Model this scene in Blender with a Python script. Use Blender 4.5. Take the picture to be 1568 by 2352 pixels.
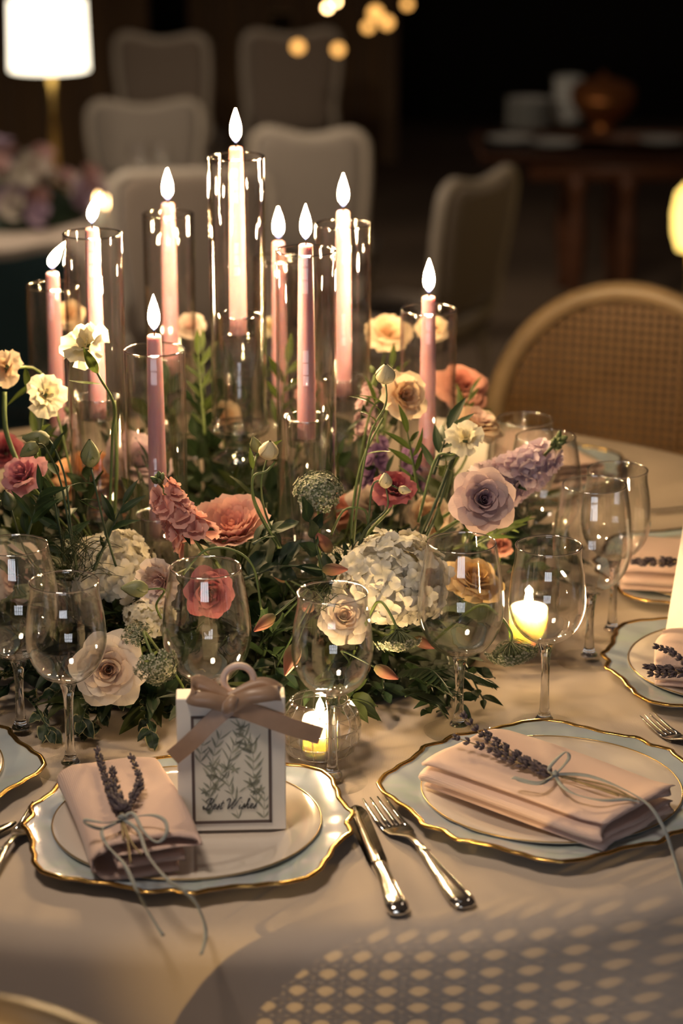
import bpy, math, random
from mathutils import Vector, Matrix

R = math.radians
scene = bpy.context.scene
for o in list(bpy.data.objects):
    bpy.data.objects.remove(o)
COL = scene.collection
random.seed(7)

# ------------------------------------------------------------------ camera
CAM_H, PITCH, FPX = 1.75, R(17.5), 85 / 24 * 1568
cam_d = bpy.data.cameras.new('camera')
cam_d.sensor_fit = 'HORIZONTAL'; cam_d.sensor_width = 24.0; cam_d.lens = 85.0
cam_d.clip_start = 0.05; cam_d.clip_end = 100
cam_d.dof.use_dof = True; cam_d.dof.focus_distance = 2.52; cam_d.dof.aperture_fstop = 4.0
cam = bpy.data.objects.new('camera', cam_d); COL.objects.link(cam)
cam.location = (0, 0, CAM_H); cam.rotation_euler = (R(90) - PITCH, 0, 0)
scene.camera = cam
SP, CP = math.sin(PITCH), math.cos(PITCH)

def P(px, py, d):
    """world point at axial depth d behind a pixel of the 1568x2352 frame"""
    v = (py - 1176) / FPX
    return Vector(((px - 784) / FPX * d, d * (CP - v * SP), CAM_H - d * (SP + v * CP)))

def T(px, py, z):
    """world point of a pixel on the horizontal plane z"""
    v = (py - 1176) / FPX
    return P(px, py, (CAM_H - z) / (SP + v * CP))

# ------------------------------------------------------------------ world, lights, exposure
world = bpy.data.worlds.new('night'); scene.world = world; world.use_nodes = True
bg = world.node_tree.nodes['Background']
bg.inputs[0].default_value = (1.0, 0.70, 0.54, 1); bg.inputs[1].default_value = 0.034

def lamp(name, kind, loc, energy, color, radius=0.05, target=None, angle=60, blend=0.3):
    d = bpy.data.lights.new(name, kind); d.energy = energy; d.color = color
    d.shadow_soft_size = radius
    if kind == 'SPOT':
        d.spot_size = R(angle); d.spot_blend = blend
    o = bpy.data.objects.new(name, d); COL.objects.link(o); o.location = loc
    if target is not None:
        o.rotation_euler = (Vector(target) - Vector(loc)).to_track_quat('-Z', 'Y').to_euler()
    return o

# warm wall spot behind and left of the photographer: shines through the cane chair back
lamp('wall_spot_lamp_offscreen', 'SPOT', (-2.45, -0.35, 1.16), 330, (1.0, 0.64, 0.23), 0.009, (0.115, 1.955, 0.715), 8.0, 1.0)
# soft ceiling lamp over the photographer
lamp('ceiling_lamp_offscreen', 'SPOT', (-0.60, 1.62, 2.7), 84, (1.0, 0.80, 0.61), 0.22, (0.0, 2.17, 0.75), 44, 1.0)
# pendants over the lower terrace
lamp('pendant_lamp_offscreen', 'SPOT', (-1.9, 8.2, 2.2), 115, (1.0, 0.80, 0.60), 0.12, (-1.7, 9.6, -.2), 95, .6)
lamp('pendant_lamp_offscreen', 'SPOT', (-0.9, 6.6, 2.2), 120, (1.0, 0.80, 0.60), 0.12, (-0.25, 9.6, -.2), 62, .7)

scene.view_settings.view_transform = 'Standard'
scene.view_settings.look = 'None'
scene.view_settings.exposure = 0.0
scene.view_settings.gamma = 1.0
scene.view_settings.use_curve_mapping = False
cy = scene.cycles
cy.use_denoising = True
cy.max_bounces = 14; cy.diffuse_bounces = 3; cy.glossy_bounces = 5
cy.transmission_bounces = 14; cy.transparent_max_bounces = 64
cy.caustics_reflective = False; cy.caustics_refractive = False
cy.sample_clamp_indirect = 4.0; cy.blur_glossy = 0.5

# ------------------------------------------------------------------ mesh helpers
class MB:
    def __init__(self):
        self.v = []; self.f = []; self.uv = []; self.mi = []
    def add(self, verts, faces, uvs=None, mi=0):
        n = len(self.v)
        self.v += [tuple(x) for x in verts]
        self.uv += uvs if uvs else [(0.5, 0.5)] * len(verts)
        for f in faces:
            self.f.append(tuple(i + n for i in f)); self.mi.append(mi)
        return self
    def lathe(self, prof, n=32, c=(0, 0, 0), close=False, mi=0):
        k = len(prof); vs = []; us = []
        for i in range(n):
            a = 2 * math.pi * i / n
            for j, (r, z) in enumerate(prof):
                vs.append((c[0] + r * math.cos(a), c[1] + r * math.sin(a), c[2] + z)); us.append((i / n, j / k))
        fs = []
        for i in range(n):
            i2 = (i + 1) % n
            for j in range(k if close else k - 1):
                j2 = (j + 1) % k
                fs.append((i * k + j, i2 * k + j, i2 * k + j2, i * k + j2))
        return self.add(vs, fs, us, mi)
    def tube(self, pts, rad, n=8, caps=True, mi=0, closed=False, flat=1.0):
        pts = [Vector(p) for p in pts]; m = len(pts)
        if not hasattr(rad, '__len__'): rad = [rad] * m
        vs = []; up = None; us = []
        for i, p in enumerate(pts):
            if closed: t = pts[(i + 1) % m] - pts[i - 1]
            else: t = pts[min(i + 1, m - 1)] - pts[max(i - 1, 0)]
            t = t.normalized() if t.length > 1e-9 else Vector((0, 0, 1))
            if up is None:
                up = t.orthogonal().normalized()
                if flat != 1.0:
                    w = Vector((0, 0, 1)); q = w - t * w.dot(t)
                    if q.length > 1e-3: up = q.normalized()
            up = (up - t * up.dot(t)); up = up.normalized() if up.length > 1e-9 else t.orthogonal().normalized()
            s = t.cross(up)
            for k in range(n):
                a = 2 * math.pi * k / n
                vs.append(p + (s * math.cos(a) + up * math.sin(a) * flat) * rad[i]); us.append((k / n, i / max(1, m - 1)))
        fs = []
        for i in range(m if closed else m - 1):
            i2 = (i + 1) % m
            for k in range(n):
                k2 = (k + 1) % n
                fs.append((i * n + k, i * n + k2, i2 * n + k2, i2 * n + k))
        if caps and not closed:
            fs.append(tuple(range(n - 1, -1, -1))); fs.append(tuple((m - 1) * n + k for k in range(n)))
        return self.add(vs, fs, us, mi)
    def grid(self, fn, nu, nv, mi=0, wrap=False):
        vs = []; us = []
        for j in range(nv + 1):
            for i in range(nu + (0 if wrap else 1)):
                u, v = i / nu, j / nv
                vs.append(fn(u, v)); us.append((u, v))
        w = nu if wrap else nu + 1; fs = []
        for j in range(nv):
            for i in range(nu):
                a = j * w + i; b = j * w + (i + 1) % w
                fs.append((a, b, b + w, a + w))
        return self.add(vs, fs, us, mi)
    def box(self, c, s, mi=0, bev=0.0, M=None):
        x, y, z = s[0] / 2, s[1] / 2, s[2] / 2
        if bev <= 0:
            vs = [Vector((i * x, j * y, k * z)) for k in (-1, 1) for j in (-1, 1) for i in (-1, 1)]
            fs = [(0, 2, 3, 1), (4, 5, 7, 6), (0, 1, 5, 4), (2, 6, 7, 3), (0, 4, 6, 2), (1, 3, 7, 5)]
        else:
            b = min(bev, x * .98, y * .98, z * .98)
            vs = []; idx = {}
            for i in (-1, 1):
                for j in (-1, 1):
                    for k in (-1, 1):
                        for ax in range(3):
                            q = [i * (x - b), j * (y - b), k * (z - b)]; q[ax] = (i, j, k)[ax] * (x, y, z)[ax]
                            idx[(i, j, k, ax)] = len(vs); vs.append(Vector(q))
            fs = []
            for i in (-1, 1):
                fs.append([idx[(i, -1, -1, 0)], idx[(i, 1, -1, 0)], idx[(i, 1, 1, 0)], idx[(i, -1, 1, 0)]][::i])
                fs.append([idx[(-1, i, -1, 1)], idx[(1, i, -1, 1)], idx[(1, i, 1, 1)], idx[(-1, i, 1, 1)]][::-i])
                fs.append([idx[(-1, -1, i, 2)], idx[(1, -1, i, 2)], idx[(1, 1, i, 2)], idx[(-1, 1, i, 2)]][::i])
                for j in (-1, 1):
                    fs.append([idx[(i, j, -1, 0)], idx[(i, j, -1, 1)], idx[(i, j, 1, 1)], idx[(i, j, 1, 0)]][::-i * j])
                    fs.append([idx[(i, -1, j, 0)], idx[(i, 1, j, 0)], idx[(i, 1, j, 2)], idx[(i, -1, j, 2)]][::-i * j])
                    fs.append([idx[(-1, i, j, 1)], idx[(-1, i, j, 2)], idx[(1, i, j, 2)], idx[(1, i, j, 1)]][::-i * j])
                    for k in (-1, 1):
                        fs.append([idx[(i, j, k, 0)], idx[(i, j, k, 1)], idx[(i, j, k, 2)]][::i * j * k])
        c = Vector(c)
        vs = [(M @ v if M else v) + c for v in vs]
        return self.add(vs, fs, None, mi)
    def extrude(self, section, axis_pts, frame, mi=0, caps=True):
        """closed 2-D section swept: frame(i, a, b) gives the world point"""
        n = len(section); m = len(axis_pts); vs = []; us = []
        for i in range(m):
            for k, (a, b) in enumerate(section):
                vs.append(frame(i, a, b)); us.append((k / n, i / (m - 1)))
        fs = [(i * n + k, i * n + (k + 1) % n, (i + 1) * n + (k + 1) % n, (i + 1) * n + k) for i in range(m - 1) for k in range(n)]
        return self.add(vs, fs, us, mi)
    def mesh(self, name='mesh', smooth=True, mats=()):
        me = bpy.data.meshes.new(name); me.from_pydata(self.v, [], self.f)
        uvl = me.uv_layers.new(name='UVMap')
        li = [0] * len(me.loops); me.loops.foreach_get('vertex_index', li)
        flat = [0.0] * (2 * len(li))
        for k, i in enumerate(li): flat[2 * k], flat[2 * k + 1] = self.uv[i]
        uvl.data.foreach_set('uv', flat)
        if smooth: me.polygons.foreach_set('use_smooth', [True] * len(me.polygons))
        for m in mats: me.materials.append(m)
        if len(mats) > 1: me.polygons.foreach_set('material_index', self.mi)
        me.update()
        return me

def fixn(me):
    import bmesh
    b = bmesh.new(); b.from_mesh(me); bmesh.ops.remove_doubles(b, verts=b.verts, dist=1e-6)
    bmesh.ops.recalc_face_normals(b, faces=b.faces); b.to_mesh(me); b.free(); me.update()
    return me

def obj(name, me, mat=None, parent=None, M=None):
    if isinstance(me, MB): me = me.mesh(name)
    if mat is not None and not me.materials: me.materials.append(mat)
    o = bpy.data.objects.new(name, me); COL.objects.link(o)
    if parent is not None: o.parent = parent
    if M is not None: o.matrix_basis = M
    return o

def tag(o, label, cat, group=None, kind=None):
    if label: o['label'] = label
    if cat: o['category'] = cat
    if group: o['group'] = group
    if kind: o['kind'] = kind
    return o

def thing(name, label, cat, loc=(0, 0, 0), rz=0.0, group=None):
    o = bpy.data.objects.new(name, None); COL.objects.link(o)
    o.empty_display_size = 0.02
    o.location = loc; o.rotation_euler = (0, 0, rz)
    return tag(o, label, cat, group)

def struct(name, me, mat, M=None, parent=None):
    o = obj(name, me, mat, parent, M); o['kind'] = 'structure'; return o

def copy_tree(o, parent=None):
    c = o.copy(); COL.objects.link(c); c.parent = parent
    for ch in list(o.children): copy_tree(ch, c)
    return c

def smoothstep(a, b, x):
    t = min(1, max(0, (x - a) / (b - a))); return t * t * (3 - 2 * t)
def lerp(a, b, t): return a + (b - a) * t
def catmull(pts, per=6, closed=False):
    pts = [Vector(p) for p in pts]; n = len(pts); out = []
    for i in range(n if closed else n - 1):
        p0 = pts[i - 1] if (closed or i > 0) else pts[0]
        p1 = pts[i]; p2 = pts[(i + 1) % n]
        p3 = pts[(i + 2) % n] if (closed or i + 2 < n) else pts[-1]
        for k in range(per):
            t = k / per
            out.append(0.5 * ((2 * p1) + (p2 - p0) * t + (2 * p0 - 5 * p1 + 4 * p2 - p3) * t * t + (3 * p1 - p0 - 3 * p2 + p3) * t ** 3))
    if not closed: out.append(pts[-1])
    return out
def align(z, loc=(0, 0, 0), roll=0.0, s=1.0):
    q = Vector(z).normalized().to_track_quat('Z', 'Y')
    return Matrix.Translation(Vector(loc)) @ q.to_matrix().to_4x4() @ Matrix.Rotation(roll, 4, 'Z') @ Matrix.Scale(s, 4)

# ------------------------------------------------------------------ materials
def nt_new(name):
    m = bpy.data.materials.new(name); m.use_nodes = True
    nt = m.node_tree; nt.nodes.clear()
    out = nt.nodes.new('ShaderNodeOutputMaterial')
    return m, nt, out
def nd(nt, t, **kw):
    n = nt.nodes.new(t)
    for k, v in kw.items(): setattr(n, k, v)
    return n
def c4(c): return (c[0], c[1], c[2], 1.0)

def mat_simple(name, col, rough=0.5, metal=0.0, var=0.0, vscale=20, bump=0.0, bscale=300, sss=0.0, spec=0.5, coat=0.0, sheen=0.0, col2=None):
    m, nt, out = nt_new(name); b = nd(nt, 'ShaderNodeBsdfPrincipled'); nt.links.new(b.outputs[0], out.inputs[0])
    b.inputs['Base Color'].default_value = c4(col); b.inputs['Roughness'].default_value = rough
    b.inputs['Metallic'].default_value = metal; b.inputs['Specular IOR Level'].default_value = spec
    b.inputs['Coat Weight'].default_value = coat; b.inputs['Sheen Weight'].default_value = sheen
    tc = nd(nt, 'ShaderNodeTexCoord')
    if sss:
        b.inputs['Subsurface Weight'].default_value = sss; b.inputs['Subsurface Radius'].default_value = (0.010, 0.005, 0.003); b.inputs['Subsurface Scale'].default_value = 1.0
    if var or col2:
        n = nd(nt, 'ShaderNodeTexNoise'); n.inputs['Scale'].default_value = vscale; n.inputs['Detail'].default_value = 4
        nt.links.new(tc.outputs['Object'], n.inputs['Vector'])
        mx = nd(nt, 'ShaderNodeMix', data_type='RGBA')
        c2 = col2 if col2 else tuple(max(0, x * (1 - var)) for x in col)
        mx.inputs[6].default_value = c4(col); mx.inputs[7].default_value = c4(c2)
        mr = nd(nt, 'ShaderNodeMapRange'); mr.inputs[1].default_value = 0.35; mr.inputs[2].default_value = 0.65
        nt.links.new(n.outputs[0], mr.inputs[0]); nt.links.new(mr.outputs[0], mx.inputs[0]); nt.links.new(mx.outputs[2], b.inputs['Base Color'])
    if bump:
        n = nd(nt, 'ShaderNodeTexNoise'); n.inputs['Scale'].default_value = bscale
        nt.links.new(tc.outputs['Object'], n.inputs['Vector'])
        bp = nd(nt, 'ShaderNodeBump'); bp.inputs['Strength'].default_value = bump; bp.inputs['Distance'].default_value = 0.002
        nt.links.new(n.outputs[0], bp.inputs['Height']); nt.links.new(bp.outputs[0], b.inputs['Normal'])
    return m

def mat_emit(name, col, strength):
    m, nt, out = nt_new(name); e = nd(nt, 'ShaderNodeEmission'); e.inputs[0].default_value = c4(col); e.inputs[1].default_value = strength
    nt.links.new(e.outputs[0], out.inputs[0]); return m

def mat_petal(name, base, tip, trans=0.35, var=0.12, bumps=0.25, sat_var=0.0):
    """soft petal: diffuse + translucent, base -> tip along the petal, small change from petal to petal"""
    m, nt, out = nt_new(name)
    uv = nd(nt, 'ShaderNodeUVMap'); sx = nd(nt, 'ShaderNodeSeparateXYZ'); nt.links.new(uv.outputs[0], sx.inputs[0])
    mx = nd(nt, 'ShaderNodeMix', data_type='RGBA'); mx.inputs[6].default_value = c4(base); mx.inputs[7].default_value = c4(tip)
    nt.links.new(sx.outputs[1], mx.inputs[0])
    oi = nd(nt, 'ShaderNodeObjectInfo'); hs = nd(nt, 'ShaderNodeHueSaturation')
    mr = nd(nt, 'ShaderNodeMapRange'); mr.inputs[3].default_value = 1 - var; mr.inputs[4].default_value = 1 + var * 0.5
    nt.links.new(oi.outputs['Random'], mr.inputs[0]); nt.links.new(mr.outputs[0], hs.inputs['Value']); nt.links.new(mx.outputs[2], hs.inputs['Color'])
    wv = nd(nt, 'ShaderNodeTexNoise'); wv.inputs['Scale'].default_value = 14; wv.inputs['Detail'].default_value = 3
    mp = nd(nt, 'ShaderNodeMapping'); mp.inputs['Scale'].default_value = (3.5, 0.35, 1); nt.links.new(uv.outputs[0], mp.inputs[0]); nt.links.new(mp.outputs[0], wv.inputs['Vector'])
    bp = nd(nt, 'ShaderNodeBump'); bp.inputs['Strength'].default_value = bumps; bp.inputs['Distance'].default_value = 0.0012; nt.links.new(wv.outputs[0], bp.inputs['Height'])
    df = nd(nt, 'ShaderNodeBsdfPrincipled'); df.inputs['Roughness'].default_value = 0.6; df.inputs['Specular IOR Level'].default_value = 0.25; df.inputs['Sheen Weight'].default_value = 0.1
    tr = nd(nt, 'ShaderNodeBsdfTranslucent'); ms = nd(nt, 'ShaderNodeMixShader'); ms.inputs[0].default_value = trans
    for n_ in (df, tr):
        nt.links.new(hs.outputs[0], n_.inputs[0]); nt.links.new(bp.outputs[0], n_.inputs['Normal'])
    nt.links.new(df.outputs[0], ms.inputs[1]); nt.links.new(tr.outputs[0], ms.inputs[2]); nt.links.new(ms.outputs[0], out.inputs[0])
    return m

def mat_leaf(name, col, rib, trans=0.25, rough=0.42, edge=None):
    m, nt, out = nt_new(name)
    uv = nd(nt, 'ShaderNodeUVMap'); sx = nd(nt, 'ShaderNodeSeparateXYZ'); nt.links.new(uv.outputs[0], sx.inputs[0])
    d = nd(nt, 'ShaderNodeMath', operation='SUBTRACT'); d.inputs[1].default_value = 0.5; nt.links.new(sx.outputs[0], d.inputs[0])
    a = nd(nt, 'ShaderNodeMath', operation='ABSOLUTE'); nt.links.new(d.outputs[0], a.inputs[0])
    rp = nd(nt, 'ShaderNodeValToRGB'); nt.links.new(a.outputs[0], rp.inputs[0])
    e = rp.color_ramp.elements; e[0].position = 0.0; e[0].color = c4(rib); e[1].position = 0.06; e[1].color = c4(col)
    if edge:
        x = e.new(0.40); x.color = c4(col); y = e.new(0.46); y.color = c4(edge)
    oi = nd(nt, 'ShaderNodeObjectInfo'); hs = nd(nt, 'ShaderNodeHueSaturation')
    mr = nd(nt, 'ShaderNodeMapRange'); mr.inputs[3].default_value = 0.65; mr.inputs[4].default_value = 1.3
    nt.links.new(oi.outputs['Random'], mr.inputs[0]); nt.links.new(mr.outputs[0], hs.inputs['Value']); nt.links.new(rp.outputs[0], hs.inputs['Color'])
    df = nd(nt, 'ShaderNodeBsdfPrincipled'); df.inputs['Roughness'].default_value = rough; df.inputs['Specular IOR Level'].default_value = 0.3
    tr = nd(nt, 'ShaderNodeBsdfTranslucent'); ms = nd(nt, 'ShaderNodeMixShader'); ms.inputs[0].default_value = trans
    nt.links.new(hs.outputs[0], df.inputs[0]); nt.links.new(hs.outputs[0], tr.inputs[0])
    nt.links.new(df.outputs[0], ms.inputs[1]); nt.links.new(tr.outputs[0], ms.inputs[2]); nt.links.new(ms.outputs[0], out.inputs[0])
    return m

def mat_thin_glass(name, tint=(0.93, 0.95, 0.94), base=0.04, edge=0.9, power=4.5, rough=0.0):
    """clear thin-walled glass: Schlick reflection over a straight-through transparent wall"""
    m, nt, out = nt_new(name)
    lw = nd(nt, 'ShaderNodeLayerWeight'); lw.inputs['Blend'].default_value = 0.5
    pw = nd(nt, 'ShaderNodeMath', operation='POWER'); pw.inputs[1].default_value = power; nt.links.new(lw.outputs['Facing'], pw.inputs[0])
    mr = nd(nt, 'ShaderNodeMapRange'); mr.inputs[3].default_value = base; mr.inputs[4].default_value = edge; nt.links.new(pw.outputs[0], mr.inputs[0])
    mx = nd(nt, 'ShaderNodeMix', data_type='RGBA'); mx.inputs[6].default_value = (1, 1, 1, 1); mx.inputs[7].default_value = c4(tint)
    p2 = nd(nt, 'ShaderNodeMath', operation='POWER'); p2.inputs[1].default_value = 2.0; nt.links.new(lw.outputs['Facing'], p2.inputs[0]); nt.links.new(p2.outputs[0], mx.inputs[0])
    tr = nd(nt, 'ShaderNodeBsdfTransparent'); nt.links.new(mx.outputs[2], tr.inputs[0])
    gl = nd(nt, 'ShaderNodeBsdfGlossy'); gl.inputs['Roughness'].default_value = rough; gl.inputs[0].default_value = (1, 1, 1, 1)
    ms = nd(nt, 'ShaderNodeMixShader'); nt.links.new(mr.outputs[0], ms.inputs[0]); nt.links.new(tr.outputs[0], ms.inputs[1]); nt.links.new(gl.outputs[0], ms.inputs[2])
    nt.links.new(ms.outputs[0], out.inputs[0]); return m

def mat_solid_glass(name, col=(1, 1, 1), ior=1.48):
    m, nt, out = nt_new(name); g = nd(nt, 'ShaderNodeBsdfGlass'); g.inputs[0].default_value = c4(col); g.inputs['Roughness'].default_value = 0.0; g.inputs['IOR'].default_value = ior
    nt.links.new(g.outputs[0], out.inputs[0]); return m

def mat_weave(name, col, scale=700, bump=0.35, rough=0.85, var=0.08, coord='Object', col2=None, sheen=0.3, drop=False):
    """woven cloth: crossing fine waves"""
    m, nt, out = nt_new(name); b = nd(nt, 'ShaderNodeBsdfPrincipled'); nt.links.new(b.outputs[0], out.inputs[0])
    b.inputs['Roughness'].default_value = rough; b.inputs['Specular IOR Level'].default_value = 0.2; b.inputs['Sheen Weight'].default_value = sheen
    tc = nd(nt, 'ShaderNodeTexCoord'); ws = []; src = tc.outputs[coord]
    if drop:      # threads run on down the hanging side of a cloth
        s3 = nd(nt, 'ShaderNodeSeparateXYZ'); nt.links.new(src, s3.inputs[0]); c3 = nd(nt, 'ShaderNodeCombineXYZ')
        a1 = nd(nt, 'ShaderNodeMath', operation='ADD'); nt.links.new(s3.outputs[1], a1.inputs[0]); nt.links.new(s3.outputs[2], a1.inputs[1])
        nt.links.new(s3.outputs[0], c3.inputs[0]); nt.links.new(a1.outputs[0], c3.inputs[1]); src = c3.outputs[0]
    for ax in ('X', 'Y'):
        w = nd(nt, 'ShaderNodeTexWave', bands_direction=ax); w.inputs['Scale'].default_value = scale / 6.28 * 2; w.inputs['Distortion'].default_value = 0.6
        nt.links.new(src, w.inputs['Vector']); ws.append(w)
    ad = nd(nt, 'ShaderNodeMath', operation='MULTIPLY'); nt.links.new(ws[0].outputs['Fac'], ad.inputs[0]); nt.links.new(ws[1].outputs['Fac'], ad.inputs[1])
    bp = nd(nt, 'ShaderNodeBump'); bp.inputs['Strength'].default_value = bump; bp.inputs['Distance'].default_value = 0.0008
    nt.links.new(ad.outputs[0], bp.inputs['Height']); nt.links.new(bp.outputs[0], b.inputs['Normal'])
    n = nd(nt, 'ShaderNodeTexNoise'); n.inputs['Scale'].default_value = 25; n.inputs['Detail'].default_value = 5; nt.links.new(tc.outputs[coord], n.inputs['Vector'])
    mx = nd(nt, 'ShaderNodeMix', data_type='RGBA'); mx.inputs[6].default_value = c4(col); mx.inputs[7].default_value = c4(col2 or tuple(x * (1 - var) for x in col))
    nt.links.new(n.outputs[0], mx.inputs[0]); nt.links.new(mx.outputs[2], b.inputs['Base Color'])
    return m

def mat_wood(name, c1, c2, scale=6, rough=0.4):
    m, nt, out = nt_new(name); b = nd(nt, 'ShaderNodeBsdfPrincipled'); nt.links.new(b.outputs[0], out.inputs[0]); b.inputs['Roughness'].default_value = rough
    tc = nd(nt, 'ShaderNodeTexCoord'); mp = nd(nt, 'ShaderNodeMapping'); mp.inputs['Scale'].default_value = (scale, scale * 6, scale * 6); nt.links.new(tc.outputs['Object'], mp.inputs[0])
    n = nd(nt, 'ShaderNodeTexNoise'); n.inputs['Scale'].default_value = 1.0; n.inputs['Detail'].default_value = 6; n.inputs['Distortion'].default_value = 1.2; nt.links.new(mp.outputs[0], n.inputs['Vector'])
    rp = nd(nt, 'ShaderNodeValToRGB'); rp.color_ramp.elements[0].position = 0.3; rp.color_ramp.elements[0].color = c4(c1); rp.color_ramp.elements[1].position = 0.7; rp.color_ramp.elements[1].color = c4(c2)
    nt.links.new(n.outputs[0], rp.inputs[0]); nt.links.new(rp.outputs[0], b.inputs[0]); return m

def mat_flame(name, strength):
    """candle flame: dim blue root, bright warm body"""
    m, nt, out = nt_new(name); e = nd(nt, 'ShaderNodeEmission'); nt.links.new(e.outputs[0], out.inputs[0])
    uv = nd(nt, 'ShaderNodeUVMap'); sx = nd(nt, 'ShaderNodeSeparateXYZ'); nt.links.new(uv.outputs[0], sx.inputs[0])
    rp = nd(nt, 'ShaderNodeValToRGB'); nt.links.new(sx.outputs[1], rp.inputs[0]); el = rp.color_ramp.elements
    el[0].position = 0.0; el[0].color = (0.0004, 0.0007, 0.0016, 1); el[1].position = 0.30; el[1].color = (1.0, 0.68, 0.34, 1)
    q = el.new(0.16); q.color = (0.004, 0.003, 0.003, 1); q = el.new(1.0); q.color = (1.0, 0.66, 0.30, 1)
    nt.links.new(rp.outputs[0], e.inputs[0]); e.inputs[1].default_value = strength; return m
# ================================================================== the setting
TC = Vector((-0.10, 2.82, 0.0)); TZ = 0.75; TR = 0.90
FLOOR_LOW = -0.75

m_floor = mat_wood('floor_boards', (0.10, 0.070, 0.045), (0.16, 0.115, 0.075), 1.2, 0.45)
m_floor2 = mat_simple('terrace_stone', (0.26, 0.19, 0.13), 0.7, var=0.45, vscale=1.1)
m_wall = mat_simple('dark_wall', (0.055, 0.034, 0.020), 0.85, var=0.5, vscale=1.6)
m_wall_b = mat_simple('night_wall', (0.018, 0.016, 0.013), 0.9, var=0.4, vscale=0.8)

struct('floor', MB().box((0, 0.35, -0.05), (9, 8.7, 0.1)), m_floor)
struct('floor_terrace', MB().box((0, 12.0, FLOOR_LOW - 0.05), (16, 14.6, 0.1)), m_floor2)
struct('wall_riser', MB().box((0, 4.745, -0.40), (9, 0.09, 0.69)), m_wall)
struct('wall_back', MB().box((0, 17.2, 1.0), (16, 0.2, 3.5)), m_wall_b)
struct('wall_left', MB().box((-5.6, 11.0, 1.0), (0.2, 12.4, 3.5)), m_wall)
# wall behind the photographer, with the paned window that the glasses mirror
wy = -3.6
for nm, c, s in (('wall_front', (-2.95, wy, 1.5), (2.9, 0.2, 3.0)), ('wall_front_right', (2.75, wy, 1.5), (3.5, 0.2, 3.0)),
                 ('wall_front_sill', (-0.25, wy, 0.45), (2.5, 0.2, 0.9)), ('wall_front_head', (-0.25, wy, 2.8), (2.5, 0.2, 0.4))):
    struct(nm, MB().box(c, s), m_wall)
m_sky = mat_emit('window_daylight', (0.90, 0.93, 1.0), 5.0)
m_trim = mat_wood('window_wood', (0.05, 0.03, 0.02), (0.08, 0.05, 0.03), 3)
win = tag(thing('window_1_offscreen', None, None, (-0.25, wy, 0.9)), None, None, kind='structure')
fr = MB()
for x in (-1.22, 1.22): fr.box((x, 0, 0.85), (0.06, 0.12, 1.7))
for z in (0.03, 1.67): fr.box((0, 0, z), (2.4, 0.12, 0.06))
obj('window_frame', fr, m_trim, win)
mu = MB()
for x in (-0.62, 0.0, 0.62): mu.box((x, 0.01, 0.85), (0.07, 0.06, 1.6))
for z in (0.6, 1.15): mu.box((0, 0.01, z), (2.36, 0.06, 0.05))
obj('muntin_bars', mu, m_trim, win)
for ix in range(4):
    for iz, (z0, z1) in enumerate(((0.06, 0.575), (0.625, 1.125), (1.175, 1.64))):
        x0 = (-1.19, -0.585, 0.035, 0.655)[ix]; x1 = (-0.655, -0.035, 0.585, 1.19)[ix]
        obj('window_pane_offscreen', MB().box(((x0 + x1) / 2, -0.03, (z0 + z1) / 2), (x1 - x0, 0.01, z1 - z0)), m_sky, win)

# ================================================================== table under its cloth
m_tablewood = mat_wood('table_wood', (0.16, 0.09, 0.05), (0.25, 0.15, 0.08))
tb = thing('round_table', 'round dining table hidden under the blush cloth', 'table', (TC.x, TC.y, 0))
obj('tabletop', MB().lathe([(0, 0.705), (0.86, 0.705), (0.875, 0.715), (0.875, 0.735), (0.86, 0.742), (0, 0.742)], 48), m_tablewood, tb)
obj('pedestal', MB().lathe([(0, 0), (0.30, 0), (0.30, 0.03), (0.09, 0.08), (0.07, 0.35), (0.10, 0.66), (0.25, 0.705), (0, 0.705)], 24), m_tablewood, tb)

m_cloth = mat_weave('tablecloth_weave', (0.60, 0.50, 0.415), 900, 0.4, 0.8, col2=(0.56, 0.465, 0.385), sheen=0.0, drop=True)
def cloth_pt(u, v):
    a = 2 * math.pi * u
    if v < 0.35:
        r = 0.87 * v / 0.35; z = TZ
    elif v < 0.55:
        t = (v - 0.35) / 0.2 * math.pi / 2
        r = 0.87 + 0.032 * math.sin(t); z = TZ - 0.032 + 0.032 * math.cos(t)
    else:
        t = (v - 0.55) / 0.45
        z = TZ - 0.032 - t * 0.20
        fold = (math.sin(11 * a + 0.7) + 0.6 * math.sin(17 * a + 2.1) + 0.4 * math.sin(5 * a)) * 0.022 * smoothstep(0.0, 0.9, t)
        r = 0.902 + 0.012 * t + fold * .5
    return (r * math.cos(a), r * math.sin(a), z)
tc_ = obj('tablecloth', MB().grid(cloth_pt, 220, 34, wrap=True), m_cloth)
tc_.location = (TC.x, TC.y, 0.0)
tag(tc_, 'blush beige woven cloth draped over the big round dining table', 'tablecloth')

# ================================================================== chargers, plates
m_pearl, nt, out = nt_new('pearl_blue_glaze')
b = nd(nt, 'ShaderNodeBsdfPrincipled'); nt.links.new(b.outputs[0], out.inputs[0])
b.inputs['Roughness'].default_value = 0.16; b.inputs['Coat Weight'].default_value = 0.6; b.inputs['Coat Roughness'].default_value = 0.05
n = nd(nt, 'ShaderNodeTexNoise'); n.inputs['Scale'].default_value = 7; n.inputs['Detail'].default_value = 2; n.inputs['Distortion'].default_value = 1.5
tcn = nd(nt, 'ShaderNodeTexCoord'); nt.links.new(tcn.outputs['Object'], n.inputs['Vector'])
rp = nd(nt, 'ShaderNodeValToRGB'); nt.links.new(n.outputs[0], rp.inputs[0]); el = rp.color_ramp.elements
el[0].position = 0.30; el[0].color = (0.40, 0.49, 0.58, 1); el[1].position = 0.72; el[1].color = (0.55, 0.56, 0.66, 1)
q = el.new(0.45); q.color = (0.46, 0.52, 0.58, 1); q = el.new(0.58); q.color = (0.46, 0.56, 0.55, 1)
nt.links.new(rp.outputs[0], b.inputs['Base Color'])
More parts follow.
